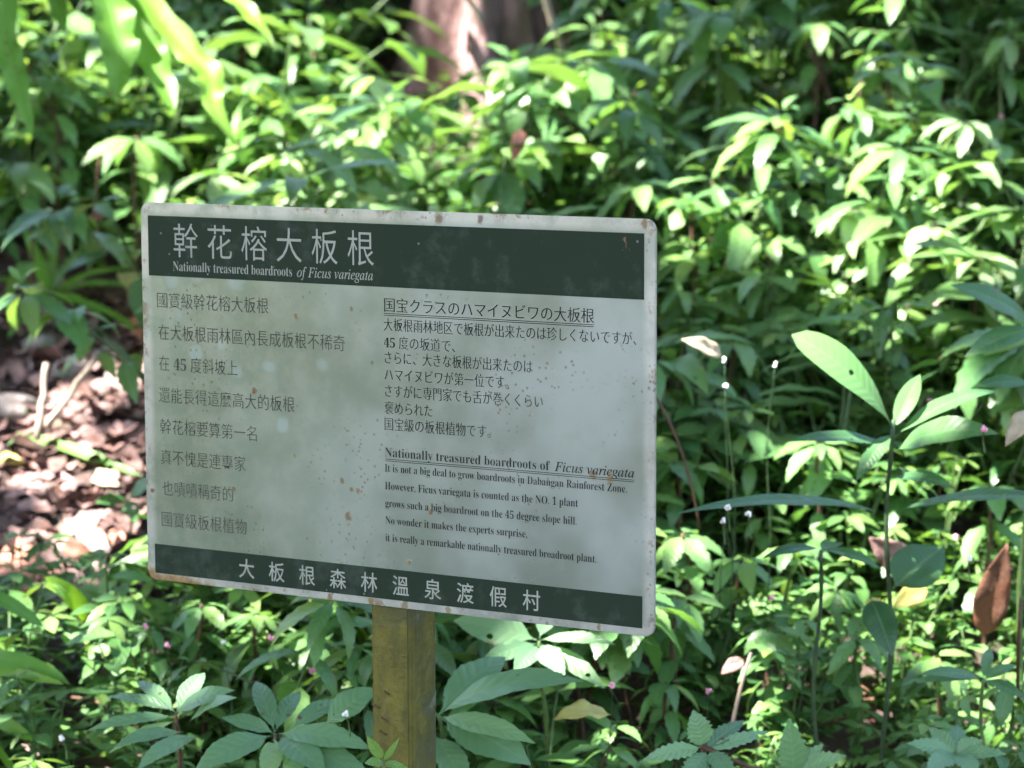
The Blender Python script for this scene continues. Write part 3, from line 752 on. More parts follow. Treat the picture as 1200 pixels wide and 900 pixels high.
def herb_parts(kind):
    """returns foliage, stem builders for one plant, base at the origin"""
    f, s = MB(), MB()
    if kind == 'herb':
        h = U(.22, .42); lean = (U(-.12, .12), U(-.18, .02)); wr = U(.26, .42); shp = ('ovate', 'lance', 'drop', 'ovate')[int(rng.integers(4))]; ll = U(.8, 1.1); sr = (.07, .0, .1)[int(rng.integers(3))]
        top = np.array([lean[0], lean[1], h])
        c = bez((0, 0, -.05), (0, 0, h * .6), top, 11)
        tube(s, c, np.linspace(.0036, .0016, 11), 6)
        dr = (U(.3, .7), U(.9, 1.5)); yo = U(.1, .7)
        whorl(f, top, int(rng.integers(5, 9)), ll * U(.075, .11), Wr=wr, pitch=(-.5, .35), young=yo, droop=dr, nseg=13, serr=sr, shape=shp)
        whorl(f, top + [0, 0, .012], 3, ll * U(.03, .05), Wr=wr, pitch=(.2, .9), young=.9, nseg=8)
        for k in (9, 8, 7, 5, 4, 3):
            whorl(f, c[k], 2 if U(0, 1) < .6 else 3, ll * U(.06, .115) * (.75 + .03 * k), Wr=wr * U(.9, 1.2), pitch=(-.5, .3), droop=dr, nseg=13, serr=sr, shape=shp)
        for q in range(int(rng.integers(1, 4))):      # side shoots
            k0 = int(rng.integers(4, 8))
            b = c[k0] + np.array([U(-.11, .11), U(-.12, .04), U(.05, .11)]); tube(s, bez(c[k0], (c[k0] * .4 + b * .6) + [0, 0, .02], b, 6), np.linspace(.0024, .0012, 6), 5)
            whorl(f, b, int(rng.integers(4, 7)), ll * U(.05, .085), Wr=wr, pitch=(-.4, .4), young=.4, droop=dr, nseg=12, serr=sr, shape=shp)
    elif kind == 'small':
        wv = U(.34, .58)
        for j in range(int(rng.integers(6, 10))):
            az = U(0, 6.28); h = U(.10, .26); r = U(.02, .10)
            top = np.array([math.cos(az) * r, math.sin(az) * r, h]); c = bez((0, 0, -.04), (top[0] * .2, top[1] * .2, h * .7), top, 7)
            tube(s, c, np.linspace(.0022, .0012, 7), 5)
            whorl(f, top, 5, U(.03, .05), Wr=wv, nseg=6, m=3, droop=(.2, .8), young=.5)
            for k in (5, 4, 3, 2): whorl(f, c[k], 3, U(.028, .06), Wr=wv, nseg=6, m=3, droop=(.2, .9), pitch=(-.2, .4))
    elif kind == 'fern':
        for j in range(int(rng.integers(5, 8))):
            az = j * 1.1 + U(-.3, .3); L = U(.22, .36)
            e = np.array([math.cos(az) * L * .85, math.sin(az) * L * .85, L * U(.15, .45)])
            c = bez((0, 0, -.02), (e[0] * .3, e[1] * .3, L * .55), e, 24)
            tube(s, c, np.linspace(.0022, .0006, 24), 5)
            tan = np.gradient(c, axis=0)
            yg = U(0, .35)
            for i in range(4, 24):
                t = i / 23; pl = L * .27 * math.sin(math.pi * (.12 + .86 * t)) ** .8
                tn = unit(tan[i]); sd = unit(np.cross(tn, [0, 0, 1]))
                for sg in (-1, 1):
                    leaf(f, c[i], sd * sg + tn * .35, (0, 0, 1) , pl, pl * .27, 'lance', n=6, m=3, droop=U(.1, .6), fold=.1, serr=.16, pet=.0, tint=(U(.2, .9), U(.3, .8), yg))
    elif kind == 'lance':
        n = int(rng.integers(3, 5))
        for j in range(n):
            az = U(0, 6.28); h = U(.22, .40); r = U(.04, .16)
            top = np.array([math.cos(az) * r, math.sin(az) * r, h]); c = bez((0, 0, -.05), (top[0] * .15, top[1] * .15, h * .75), top, 9)
            tube(s, c, np.linspace(.004, .002, 9), 6)
            for k in range(2, 9):
                for sg in ((0,) if k < 8 else (0, 1.2, -1.2)):
                    a2 = k * 2.4 + az + sg; el = U(-.1, .5); l = U(.11, .18)
                    leaf(f, c[k], (math.cos(a2) * math.cos(el), math.sin(a2) * math.cos(el), math.sin(el)), (0, -.2, 1), l, l * U(.22, .30), 'lance', n=10, m=5, droop=U(.5, 1.2), fold=.25, wave=U(0, .15), curl=U(-.3, .3), pet=.08, tint=rtint(.25))
    elif kind == 'grass':
        for j in range(int(rng.integers(9, 14))):
            az = U(0, 6.28); l = U(.16, .34); el = U(.7, 1.35)
            leaf(f, (U(-.015, .015), U(-.015, .015), -.02), (math.cos(az) * math.cos(el), math.sin(az) * math.cos(el), math.sin(el)), (math.cos(az) * -.6, math.sin(az) * -.6, .8), l, U(.010, .020), 'strap', n=10, m=3, droop=U(.6, 2.0), fold=.4, twist=U(-.5, .5), pet=0, tint=rtint(.3))
        tube(s, [(0, 0, -.03), (0, 0, .02)], [.010, .006], 6)
    return f, s

MATS = dict(herb=M_herb, small=M_small, fern=M_fern, lance=M_lance, grass=M_strap)
NAMES = dict(herb='leafy_herb', small='small_leaved_plant', fern='fern', lance='lance_leaved_shrub', grass='grass_clump')
CATS = dict(herb='herb', small='plant', fern='fern', lance='shrub', grass='grass')
DESC = dict(herb=['broad-leaved herb with drooping whorls', 'broad-leaved herb with open tiers', 'broad-leaved herb with crowded leaf tips', 'broad-leaved herb with long pointed leaves', 'broad-leaved herb with a side shoot', 'broad-leaved herb with spreading leaves'],
            small=['small-leaved plant with rounded sprigs', 'small-leaved plant of dense shoots', 'small-leaved plant with loose sprigs', 'small-leaved plant with upright shoots'],
            fern=['fern of arching feathery fronds', 'low fern with toothed fronds', 'fern with wide spread fronds'],
            lance=['shrub of long narrow leaves', 'shrub of arching lance leaves', 'shrub of slim drooping leaves', 'shrub with lance leaves at stem tips'],
            grass=['tuft of curving grass blades', 'loose clump of strap blades'])
GROUP = dict(herb='broad-leaved herbs on the slope', small='small-leaved plants on the slope', fern='ferns on the slope', lance='narrow-leaved shrubs on the slope', grass='grassy tufts on the slope')

def zone(px, py):
    if py < 205:
        for lim, t in ((90, 'at the upper left edge'), (250, 'under the hanging strap fronds'), (380, 'in the sunny patch left of the trunk'), (475, 'at the left foot of the trunk'), (590, 'in front of the tree trunk'), (700, 'at the right foot of the trunk'), (820, 'on the shady rise right of the trunk'), (930, 'high on the bank past the trunk'), (1050, 'on the upper right bank'), (1500, 'near the grey rock upper right')):
            if px < lim: return t
    if py < 330:
        for lim, t in ((80, 'at the left edge above the litter'), (170, 'beside the sign\'s upper left corner'), (320, 'just above the sign\'s title'), (470, 'behind the sign\'s top edge, left part'), (620, 'behind the middle of the sign\'s top edge'), (780, 'behind the sign\'s upper right corner'), (900, 'right of the sign\'s green title band'), (1050, 'in the sunny patch right of the sign'), (1500, 'at the sunny right edge')):
            if px < lim: return t
    if py < 560:
        for lim, t in ((80, 'on the bare litter at far left'), (180, 'on the litter touching the sign\'s left edge'), (770, 'hidden low behind the sign'), (880, 'right of the sign\'s Japanese text'), (1000, 'left of the tall big-leaved plant'), (1100, 'behind the tall big-leaved plant'), (1500, 'right of the tall big-leaved plant')):
            if px < lim: return t
    if py < 720:
        for lim, t in ((90, 'below the litter at lower left'), (200, 'under the sign\'s rusty lower corner'), (440, 'below the sign, left of the post'), (780, 'below the sign\'s right half'), (880, 'right of the sign\'s lower corner'), (1010, 'around the umbrella-leaved plant'), (1500, 'beside the upright rusty leaf')):
            if px < lim: return t
    for lim, t in ((130, 'in the lower left corner'), (280, 'at the bottom left of the post'), (440, 'close by the left of the post'), (620, 'close by the right of the post'), (780, 'under the sign\'s lower right corner'), (920, 'at the bottom near the dark hollow'), (1060, 'over the dark hollow'), (1500, 'in the lower right corner')):
        if px < lim: return t

PROTO = {}
def make_proto(kind, k):
    f, s = herb_parts(kind)
    return f.mesh(NAMES[kind] + '_foliage', MATS[kind]), s.mesh(NAMES[kind] + '_stem', M_stem if kind != 'herb' else (M_stem if k % 2 else M_brownstem)), DESC[kind][k % len(DESC[kind])]
for kind, n in (('herb', 18), ('small', 12), ('fern', 4), ('lance', 6), ('grass', 4)):
    PROTO[kind] = [make_proto(kind, k) for k in range(n)]
FIRST = {}
def place(kind, k, loc, rz, scale, tilt=(0, 0)):
    fm, sm, desc = PROTO[kind][k]
    px, py = pix(Vector(loc) + Vector((0, 0, .2 * scale)))
    size = 'low' if scale < .85 else ('tall' if scale > 1.12 else 'mid-sized')
    label = f'{size} {desc} {zone(px, py)}'
    rot = (tilt[0], tilt[1], rz); sc3 = (scale,) * 3
    if (kind, k) in FIRST: return dup(FIRST[kind, k], loc, rot, sc3, label, GROUP[kind])
    r = empty(NAMES[kind], loc, label, CATS[kind], GROUP[kind])
    r.rotation_euler = rot; r.scale = sc3
    for nm, me in (('foliage', fm), ('stem', sm)):
        o = bpy.data.objects.new(nm, me); COL.objects.link(o); o.parent = r
    FIRST[kind, k] = r
    return r

def free_of(px, py, r=0):
    """keep the litter patch, the trunk and the dark hollow open"""
    if -90 - r < px < 175 + r and 360 - r * 1.5 < py < 690: return False
    if px < 215 + r * .5 and 330 < py < 680: return False
    if 450 - r < px < 640 and py < 125 and py > -90: return False
    if 595 < px < 690 and -40 < py < 45: return False
    if 965 - r * .5 < px < 1050 and 800 < py < 905: return False
    return True

placed = []
tries = 0
quota = dict(herb=235, small=330, fern=22, lance=46, grass=26)
for kind in ('herb', 'lance', 'fern', 'grass', 'small'):
    got = 0; tries = 0
    while got < quota[kind] and tries < 6000:
        tries += 1
        y = U(2.95, 7.6) if kind != 'small' else U(2.95, 6.8)
        hw = .205 * y + .12
        x = U(-hw, hw); z = Hs(x, y)
        if litter_amount(x, y) > .3 and not (kind == 'grass' and U(0, 1) < .15): continue
        scale = U(.75, 1.3)
        if kind == 'herb' and y > 4.0: scale = U(.85, 1.5)
        if y < 3.4: scale *= .8
        px, py = pix((x, y, z + (.3 if kind in ('herb', 'lance') else .16) * scale)); px0, py0 = pix((x, y, z))
        if py > 960 or py0 < -60: continue
        if not (free_of(px, py, 45 if kind in ('lance', 'herb') else 22) and free_of(px, (py + py0) / 2, 15)): continue
        if px > 770 and y < 3.75 and (kind not in ('small', 'fern') or scale > .95 or y < 3.15): continue
        if py > 770 and y < 3.2 and kind != 'small': continue
        if kind == 'lance' and px < 480 and y < 3.8: continue
        if kind in ('lance', 'herb', 'fern') and px < 270 and 270 < py < 700: continue
        if kind == 'herb' and px < 200 and py > 250: continue
        if kind == 'grass' and px > 500 and U(0, 1) < .7: continue
        if 175 < px < 755 and 300 < py and py0 < 680 and U(0, 1) < .75: continue       # little is seen behind the board
        md = dict(herb=.105, lance=.2, fern=.25, grass=.16, small=.10)[kind] * (.8 + .05 * y)
        if any((x - a) ** 2 + (y - b) ** 2 < md * md for a, b, kk in placed if kk == kind): continue
        if math.hypot(x - SIGN.x, y - SIGN.y - .03) < .22: continue
        # nothing grows through the board
        n_ = Vector((-math.sin(YAW), math.cos(YAW)))
        off = (Vector((x, y)) - Vector((SIGN.x, SIGN.y))).dot(n_)
        if off < .22: continue
        placed.append((x, y, kind)); got += 1
        place(kind, int(rng.integers(len(PROTO[kind]))), (x, y, z - .01), U(0, 6.28), scale, (U(-.05, .22), U(-.15, .15)))

# ------------------------------------------------------------------ ground cover and litter (nobody could count them)
def scatter_cover():
    m_ = MB(); n = 0
    while n < 20000:
        y = U(2.5, 9.5); hw = .25 * y + .7; x = U(-hw, hw)
        if litter_amount(x, y) > U(.0, .35): continue
        if math.sin(x * 5.3 + 2 * math.sin(y * 3.1)) + math.sin(y * 4.7 + x * 2) < -0.9 : continue
        n += 1
        l = U(.022, .055); az = U(0, 6.28); el = U(-.3, .6)
        leaf(m_, (x, y, Hs(x, y) + abs(rng.normal(0, .05)) + .004), (math.cos(az) * math.cos(el), math.sin(az) * math.cos(el), math.sin(el)), (U(-.4, .4), U(-.7, .2), 1), l, l * U(.4, .6), 'ovate', n=4, m=3, droop=U(.1, .8), fold=.25, tint=rtint(.2))
    return m_
tag(scatter_cover().build('ground_cover', M_small), 'carpet of tiny green leaves covering the forest slope', 'ground cover', kind='stuff')

def scatter_litter():
    m_ = MB(); n = 0
    while n < 3600:
        if n < 2300: x, y = U(-1.4, -.4), U(3.7, 5.1)
        else: y = U(2.6, 8.5); x = U(-.25 * y - .5, .25 * y + .5)
        if n >= 2300 and x > 0 and y < 4.2 and U(0, 1) < .92: continue
        if n < 2300 and litter_amount(x, y) < U(.0, .6): continue
        n += 1
        l = U(.02, .07) if U(0, 1) < .88 else U(.07, .12); az = U(0, 6.28); el = U(-.35, .35)
        leaf(m_, (x, y, Hs(x, y) + abs(rng.normal(0, .012)) + .004), (math.cos(az) * math.cos(el), math.sin(az) * math.cos(el), math.sin(el)), (U(-.6, .6), U(-.9, .3), 1), l, l * U(.35, .6), ('ovate', 'lance', 'round')[n % 3], n=6, m=3, droop=U(-.9, 1.2), fold=U(-.3, .6), wave=.3, twist=U(-.9, .9), pet=.04, tint=(U(0, 1), U(-.25, 1), 0))
    return m_
tag(scatter_litter().build('leaf_litter', M_dead), 'scattered brown and pinkish dead leaves on the bare slope', 'leaf litter', kind='stuff')

# ------------------------------------------------------------------ plants and things one can single out
class Plant:
    """a plant whose stem, foliage and single big leaves are its parts"""
    def __init__(s, name, label, cat, at, group=None):
        s.o = np.array([at[0], at[1], Hs(at[0], at[1])])
        s.r = empty(name, s.o, label, cat, group)
    def stem(s, pts, r0=.004, r1=.002, mat=None, name='stem'):
        m_ = MB(); pts = np.asarray([np.asarray(q, float) for q in pts]) - s.o
        if len(pts) == 2: pts = bez(pts[0], (pts[0] + pts[1]) / 2 + [0, .02, 0], pts[1], 7)
        tube(m_, pts, np.linspace(r0, r1, len(pts)) * (1 + .28 * (np.arange(len(pts)) % 5 == 4)), 7); m_.build(name, mat or M_stem, s.r)
    def root_stem(s, top, **k):
        g = s.o.copy(); g[2] -= .04
        t = np.asarray(top, float); m_ = np.array([g[0] * .75 + t[0] * .25, g[1] * .75 + t[1] * .25, g[2] * .4 + t[2] * .6])
        q = bez(g, m_, t, 22); w = np.sin(np.linspace(0, math.pi, 22))[:, None]
        q = q + w * .006 * np.stack([np.sin(np.linspace(0, 9, 22) + g[0] * 50), np.cos(np.linspace(0, 7, 22)), np.zeros(22)], -1)
        s.stem(q, **k)
    def leaf(s, base, tip, Wpx, up=(0, -.55, 1), arch=.3, mat=None, label=None, tint=None, **k):
        m_ = MB(); b = np.asarray(base, float) - s.o; t = np.asarray(tip, float) - s.o
        Wm = Wpx * tip[1] / FPX
        k.setdefault('n', 14); k.setdefault('m', 7); k.setdefault('shape', 'lance'); k.setdefault('fold', .22); k.setdefault('wave', .06)
        leaf_to(m_, b, t, up, Wm, arch, tint=tint or (U(.2, .8), U(.3, .7), 0), **k)
        o = m_.build('leaf', mat or M_lance, s.r)
        if label: o['label'] = label
        return o

def whorl_plant(px, py, n, L, label, h=.34, light=.2, young=.3, pitch=(-.7, .15), droop=(.5, 1.2), Wr=.34, extra=3, serr=.08, dy=0):
    top = above(px, py, h)
    if dy: top = P(px, py, top.y + dy)
    p = Plant('leafy_herb', label, 'herb', (top.x + U(-.03, .03), top.y + U(.0, .08)), 'broad-leaved herbs on the slope')
    p.root_stem(top, mat=M_brownstem if n % 2 else M_stem)
    f = MB(); t = np.array(top) - p.o
    whorl(f, t, n, L, Wr, pitch, nseg=12, droop=droop, serr=serr, young=young, lean=(0, -.35, 1), light=light)
    for k in range(extra):
        whorl(f, t * (1 - .17 * (k + 1)), 3, L * .95, Wr, pitch, nseg=10, droop=droop, serr=serr, lean=(0, -.25, 1), light=light * .5)
    f.build('foliage', M_sunlit if ('sunlit' in label or 'white-lit' in label) else M_herb, p.r)

for a in (
    (840, 18, 8, .125, 'tall herb with big drooping toothed leaves at the top edge, right of the trunk', .5),
    (1040, 84, 7, .095, 'herb with a neat fan of hanging leaves below the top edge at right', .4, .35),
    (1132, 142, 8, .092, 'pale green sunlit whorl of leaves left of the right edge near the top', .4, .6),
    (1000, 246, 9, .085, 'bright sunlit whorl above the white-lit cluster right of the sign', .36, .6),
    (700, 72, 8, .125, 'large drooping herb overhanging the dark side of the trunk', .45),
    (632, 96, 7, .125, 'herb with long leaves hanging in front of the trunk\'s right root', .42),
    (735, 116, 7, .11, 'herb with dark pointed leaves above the sign\'s upper right', .42),
    (590, 196, 8, .12, 'spreading herb centred above the sign\'s top edge', .36),
    (745, 218, 7, .10, 'herb just over the sign\'s upper right corner', .36),
    (812, 236, 7, .09, 'herb with one pale hanging leaf beside the sign\'s upper right corner', .34),
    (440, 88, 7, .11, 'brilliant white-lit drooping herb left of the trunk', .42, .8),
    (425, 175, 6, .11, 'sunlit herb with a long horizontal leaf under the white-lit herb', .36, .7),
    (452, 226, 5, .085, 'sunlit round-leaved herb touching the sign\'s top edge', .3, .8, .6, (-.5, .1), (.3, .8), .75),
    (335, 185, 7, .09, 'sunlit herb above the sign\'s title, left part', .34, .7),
    (300, 92, 7, .08, 'greyish herb in shade beneath the hanging yellow-green straps', .38),
    (250, 205, 6, .09, 'half sunlit herb above the sign\'s upper left corner', .34, .5),
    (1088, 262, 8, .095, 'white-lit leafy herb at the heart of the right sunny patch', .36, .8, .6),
    (900, 278, 7, .085, 'herb with broad green leaves left of the right sunny patch', .34, .4),
    (1150, 300, 7, .09, 'sunlit herb at the right edge of the sunny patch', .34, .6),
    (960, 28, 7, .09, 'herb with upright pale tips at the top edge, far right', .42, .3),
    (880, 128, 7, .10, 'dark herb on the shady rise below the tall toothed herb', .38),
    (1180, 40, 6, .09, 'herb overhanging the grey rock at the upper right', .4),
    (370, 748, 7, .055, 'pale yellow-green sprig standing out left of the post', .24, .8, .7),
    (300, 720, 7, .05, 'grey-green sprig below the sign\'s green footer', .24),
    (236, 708, 7, .055, 'sprig with narrow leaves below the sign\'s left part', .24),
    (180, 735, 6, .05, 'sprig with pink buds left below the sign', .24),
    (565, 745, 7, .06, 'dull green sprig just right of the post under the sign', .22),
    (60, 90, 7, .12, 'big-leaved herb at the left edge beneath the first hanging strap', .4, .5),
    (20, 190, 7, .11, 'dark big-leaved herb at the left edge, lower than the hanging straps', .36, .1),
    (160, 160, 7, .10, 'herb half hidden behind the hanging strap fronds', .36, .3),
): whorl_plant(*a)
for a in ((800, 625, 7, .07, 'herb with slim leaves right of the sign\'s English text', .26), (795, 700, 7, .075, 'herb with pointed leaves beside the sign\'s lower right corner', .24), (905, 735, 7, .065, 'leafy herb left of the umbrella-leaved plant\'s stem', .22), (870, 655, 7, .065, 'bright leafy herb between the sign and the umbrella-leaved plant', .24, .5), (1005, 745, 6, .06, 'low herb between the umbrella-leaved and the tall plant\'s stems', .2),
          (1095, 770, 7, .07, 'herb right of the tall plant\'s stem near the bottom', .22), (930, 640, 6, .06, 'herb under the tall plant\'s long left leaf', .24, .4), (790, 540, 7, .075, 'herb against the middle of the sign\'s right edge', .28), (880, 500, 7, .07, 'herb below the white buds right of the sign', .28, .4), (1160, 570, 7, .075, 'herb right of the tall plant under its right leaves', .28),
          (720, 850, 6, .06, 'low herb behind the hanging yellow leaf', .2), (780, 800, 7, .065, 'herb below the sign\'s lower right corner, over the runner', .2, .4), (980, 690, 6, .055, 'small herb at the umbrella-leaved plant\'s shoulder', .22, .5), (1185, 800, 6, .06, 'herb under the upright rusty leaf', .2), (860, 400, 7, .08, 'herb behind the two white buds', .3, .4), (960, 520, 7, .07, 'herb behind the tall plant\'s left leaves', .28, .3)):
    whorl_plant(*a)

# the tall plant with big lance leaves, right of the sign
g = above(1042, 735, .05)
Yb = 3.22
p = Plant('big_leaved_plant', 'tall dark-stemmed plant with big glossy lance leaves right of the sign', 'plant', (P(1042, 700, Yb).x, Yb + .05))
top = P(1047, 492, Yb)
p.root_stem(top, r0=.0035, r1=.0024, mat=M_darkstem)
B = lambda x, y, dy=0: P(x, y, Yb + dy)
p.leaf(B(1046, 500), B(925, 394, -.02), 50, up=(.55, -.8, .5), arch=.42, label='largest leaf, standing up and sunlit', tint=(1, .85, .1), wave=.02, shape='obov')
p.leaf(B(1048, 512), B(1172, 462, .10), 26, up=(-.1, -.5, 1), arch=.35, tint=(.5, .5, 0))
p.leaf(B(1049, 530), B(1172, 512, -.08), 44, up=(.0, -.75, .8), arch=.55, tint=(.5, .6, .05))
p.leaf(B(1044, 522), B(922, 520, -.06), 26, up=(0, -.5, 1), arch=.25, tint=(.3, .4, 0))
p.leaf(B(1041, 602), B(793, 606, -.16), 28, up=(0, -.42, 1), arch=.22, tint=(.2, .4, 0), shape='lance')
p.leaf(B(1046, 600), B(1245, 588, -.16), 34, up=(0, -.45, 1), arch=.2, tint=(.15, .45, 0))
p.leaf(B(1046, 508), B(1003, 565, -.05), 22, up=(0, -.6, .8), arch=.4, tint=(.4, .5, 0))
p.leaf(B(1046, 505), B(1078, 440, .06), 24, up=(0, -.7, .6), arch=.3, tint=(.6, .6, .1))
p.leaf(B(1046, 560), B(1120, 575, -.06), 24, up=(0, -.6, .8), arch=.4, tint=(.3, .5, 0))
p.leaf(B(1046, 545), B(1110, 610, .08), 22, up=(0, -.6, 1), arch=.3, tint=(.6, .4, .1))

Yb = 3.16
p = Plant('umbrella_leaved_plant', 'upright plant with a few arching leaves like an umbrella, left of the tall plant\'s stem', 'plant', (P(964, 760, Yb).x, Yb + .06))
p.root_stem(B(962, 645), r0=.0032, r1=.0022, mat=M_darkstem)
p.leaf(B(962, 643), B(893, 656, -.03), 20, up=(0, -.4, 1), arch=.3, tint=(.2, .4, 0))
p.leaf(B(962, 643), B(1032, 668, -.03), 20, up=(0, -.4, 1), arch=.3, tint=(.3, .4, 0))
p.leaf(B(963, 650), B(985, 640, .14), 24, up=(0, -.4, 1), arch=.2)
p.leaf(B(1046, 690, .04), B(1105, 642, .1), 60, up=(-.1, -.8, .6), arch=.2, shape='ovate', tint=(.05, .3, 0))
p.leaf(B(1020, 700, .06), B(1046, 770, .0), 40, up=(-.1, -.8, .6), arch=.3, shape='ovate', tint=(.05, .2, 0))

# right edge leaf plant
Yb = 3.35
p = Plant('big_leaved_plant', 'blue-green big-leaved plant half cut by the right edge', 'plant', (P(1215, 520, Yb).x, Yb + .08))
p.root_stem(B(1212, 370), r0=.005)
p.leaf(B(1212, 380), B(1112, 335, -.05), 34, up=(.1, -.7, .7), arch=.25, tint=(.05, .5, 0))
p.leaf(B(1212, 385), B(1130, 420, -.05), 30, up=(.1, -.7, .7), arch=.35, tint=(.2, .4, 0))
p.leaf(B(1210, 450), B(1140, 455, -.03), 22, up=(.1, -.6, .8), arch=.3, tint=(.3, .4, 0))
p.leaf(B(1212, 372), B(1290, 330, -.03), 30, up=(0, -.6, .8), arch=.3)

# big leaves right of the post
Yb = 2.98
p = Plant('big_leaved_plant', 'plant with large pale ribbed leaves beside the right side of the post', 'plant', (P(524, 880, Yb).x + .03, Yb + .08))
p.root_stem(B(514, 838), r0=.005)
k_ = dict(mat=M_paleleaf, shape='lance', serr=.03, n=20)
p.leaf(B(514, 838), B(686, 803, -.06), 46, up=(-.15, -.55, 1), arch=.45, tint=(.55, .75, 0), **k_)
p.leaf(B(514, 840), B(628, 873, -.10), 32, up=(.1, -.75, .7), arch=.22, tint=(.85, .7, .15), **k_)
p.leaf(B(516, 842), B(622, 898, -.06), 56, up=(.1, -.75, .7), arch=.3, tint=(.45, .6, 0), **k_)
p.leaf(B(514, 838), B(592, 772, .10), 46, up=(-.1, -.7, .8), arch=.3, tint=(.4, .6, 0), **k_)
p.leaf(B(510, 862), B(548, 930, -.06), 38, up=(.1, -.75, .7), arch=.3, tint=(.5, .6, 0), **k_)
p.leaf(B(512, 838), B(470, 780, .12), 36, up=(-.1, -.7, .8), arch=.3, tint=(.5, .6, 0), **k_)
Yb = 3.2
p = Plant('big_leaved_plant', 'plant with oval and pointed pale leaves under the middle of the sign\'s lower edge', 'plant', (P(640, 860, Yb).x, Yb + .08))
p.root_stem(B(632, 752), r0=.005)
p.leaf(B(632, 750), B(722, 757, -.06), 22, up=(0, -.6, 1), arch=.25, tint=(.7, .7, .1), **k_)
p.leaf(B(634, 755), B(709, 808, -.06), 26, up=(.1, -.8, .7), arch=.25, tint=(.75, .6, .15), **k_)
p.leaf(B(632, 756), B(662, 792, -.06), 30, up=(0, -.85, .6), arch=.2, tint=(.4, .6, 0), mat=M_paleleaf, shape='ovate')
p.leaf(B(630, 756), B(602, 788, -.05), 27, up=(0, -.85, .6), arch=.2, tint=(.3, .6, 0), mat=M_paleleaf, shape='ovate')
p.leaf(B(629, 754), B(562, 778, -.03), 26, up=(-.1, -.7, .7), arch=.25, tint=(.3, .5, 0), **k_)
p.leaf(B(629, 750), B(532, 728, .02), 46, up=(-.1, -.8, .7), arch=.25, tint=(.7, .7, .1), **k_)
p.leaf(B(632, 748), B(650, 715, .1), 26, up=(0, -.7, .7), arch=.25, tint=(.5, .6, 0), **k_)

# long-leaved shrubs at the lower left
Yb = 3.0
p = Plant('long_leaved_shrub', 'shrub with long narrow grey-green leaves at the lower left', 'shrub', (P(205, 930, Yb).x, Yb + .06), 'long-leaved shrubs at the lower left')
p.root_stem(B(206, 838), r0=.005, mat=M_brownstem)
for (bx, by, tx, ty, w, dy, tn) in ((205, 836, 276, 810, 30, -.03, (.5, .6, 0)), (219, 850, 279, 819, 27, -.06, (.6, .7, 0)), (205, 834, 127, 818, 17, .05, (.4, .5, 0)), (206, 840, 102, 858, 19, -.02, (.5, .6, 0)), (215, 858, 133, 877, 22, -.06, (.5, .7, 0)),
                              (232, 862, 160, 905, 28, -.1, (.6, .7, .05)), (206, 845, 128, 884, 16, -.04, (.9, .7, .5)), (206, 836, 240, 790, 24, .08, (.3, .4, 0)), (206, 836, 160, 800, 20, .08, (.3, .4, 0))):
    p.leaf(B(bx, by), B(tx, ty, dy), w, up=(0, -.6, .9), arch=.3, tint=tn, **k_)
Yb = 2.95
p = Plant('long_leaved_shrub', 'shrub with broad long grey-green leaves just left of the post\'s foot', 'shrub', (P(322, 960, Yb).x, Yb + .06), 'long-leaved shrubs at the lower left')
p.root_stem(B(322, 860), r0=.005, mat=M_brownstem)
for (bx, by, tx, ty, w, dy, tn) in ((322, 860, 260, 842, 24, .02, (.5, .6, 0)), (326, 860, 436, 880, 38, -.05, (.45, .7, 0)), (326, 864, 382, 910, 40, -.08, (.3, .65, 0)), (322, 864, 314, 925, 28, -.08, (.95, .8, .45)), (318, 862, 228, 905, 42, -.06, (.4, .65, 0)),
                              (340, 855, 402, 822, 26, .06, (.4, .6, 0)), (380, 850, 442, 808, 40, .02, (.5, .7, .0)), (322, 858, 300, 800, 26, .09, (.3, .5, 0)), (330, 862, 445, 930, 40, -.08, (.5, .6, 0)), (322, 858, 352, 812, 22, .08, (.4, .5, 0))):
    p.leaf(B(bx, by), B(tx, ty, dy), w, up=(0, -.6, .9), arch=.3, tint=tn, **k_)

# toothed leaves at the bottom, right of the sign
Yb = 2.92
p = Plant('toothed_leaved_plant', 'plant with coarsely toothed pale leaves at the bottom edge below the sign\'s right corner', 'plant', (P(840, 960, Yb).x, Yb + .05))
p.root_stem(B(822, 874), r0=.004, mat=M_brownstem)
k_ = dict(mat=M_paleleaf, shape='ovate', serr=.13, n=18)
for (bx, by, tx, ty, w, dy, tn) in ((824, 876, 812, 832, 32, .0, (.5, .7, 0)), (822, 876, 752, 892, 24, -.04, (.9, .7, .2)), (826, 878, 872, 845, 22, .05, (.1, .3, 0)), (930, 910, 924, 842, 36, -.02, (.5, .7, 0)), (830, 880, 902, 858, 18, .04, (.7, .7, .1)), (930, 905, 992, 886, 28, -.02, (.8, .7, .1)), (828, 880, 800, 925, 30, -.05, (.5, .6, 0)), (830, 880, 862, 915, 26, -.05, (.5, .6, 0)), (930, 908, 965, 872, 22, .0, (.6, .6, 0))):
    p.leaf(B(bx, by), B(tx, ty, dy), w, up=(0, -.75, .75), arch=.18, tint=tn, **k_)
p.stem([B(822, 874), B(880, 900), B(930, 910)], .003, .002, M_brownstem)
Yb = 3.0
p = Plant('toothed_leaved_plant', 'low toothed-leaved plant in the lower right corner', 'plant', (P(1120, 960, Yb).x, Yb + .05))
p.root_stem(B(1120, 884), r0=.004)
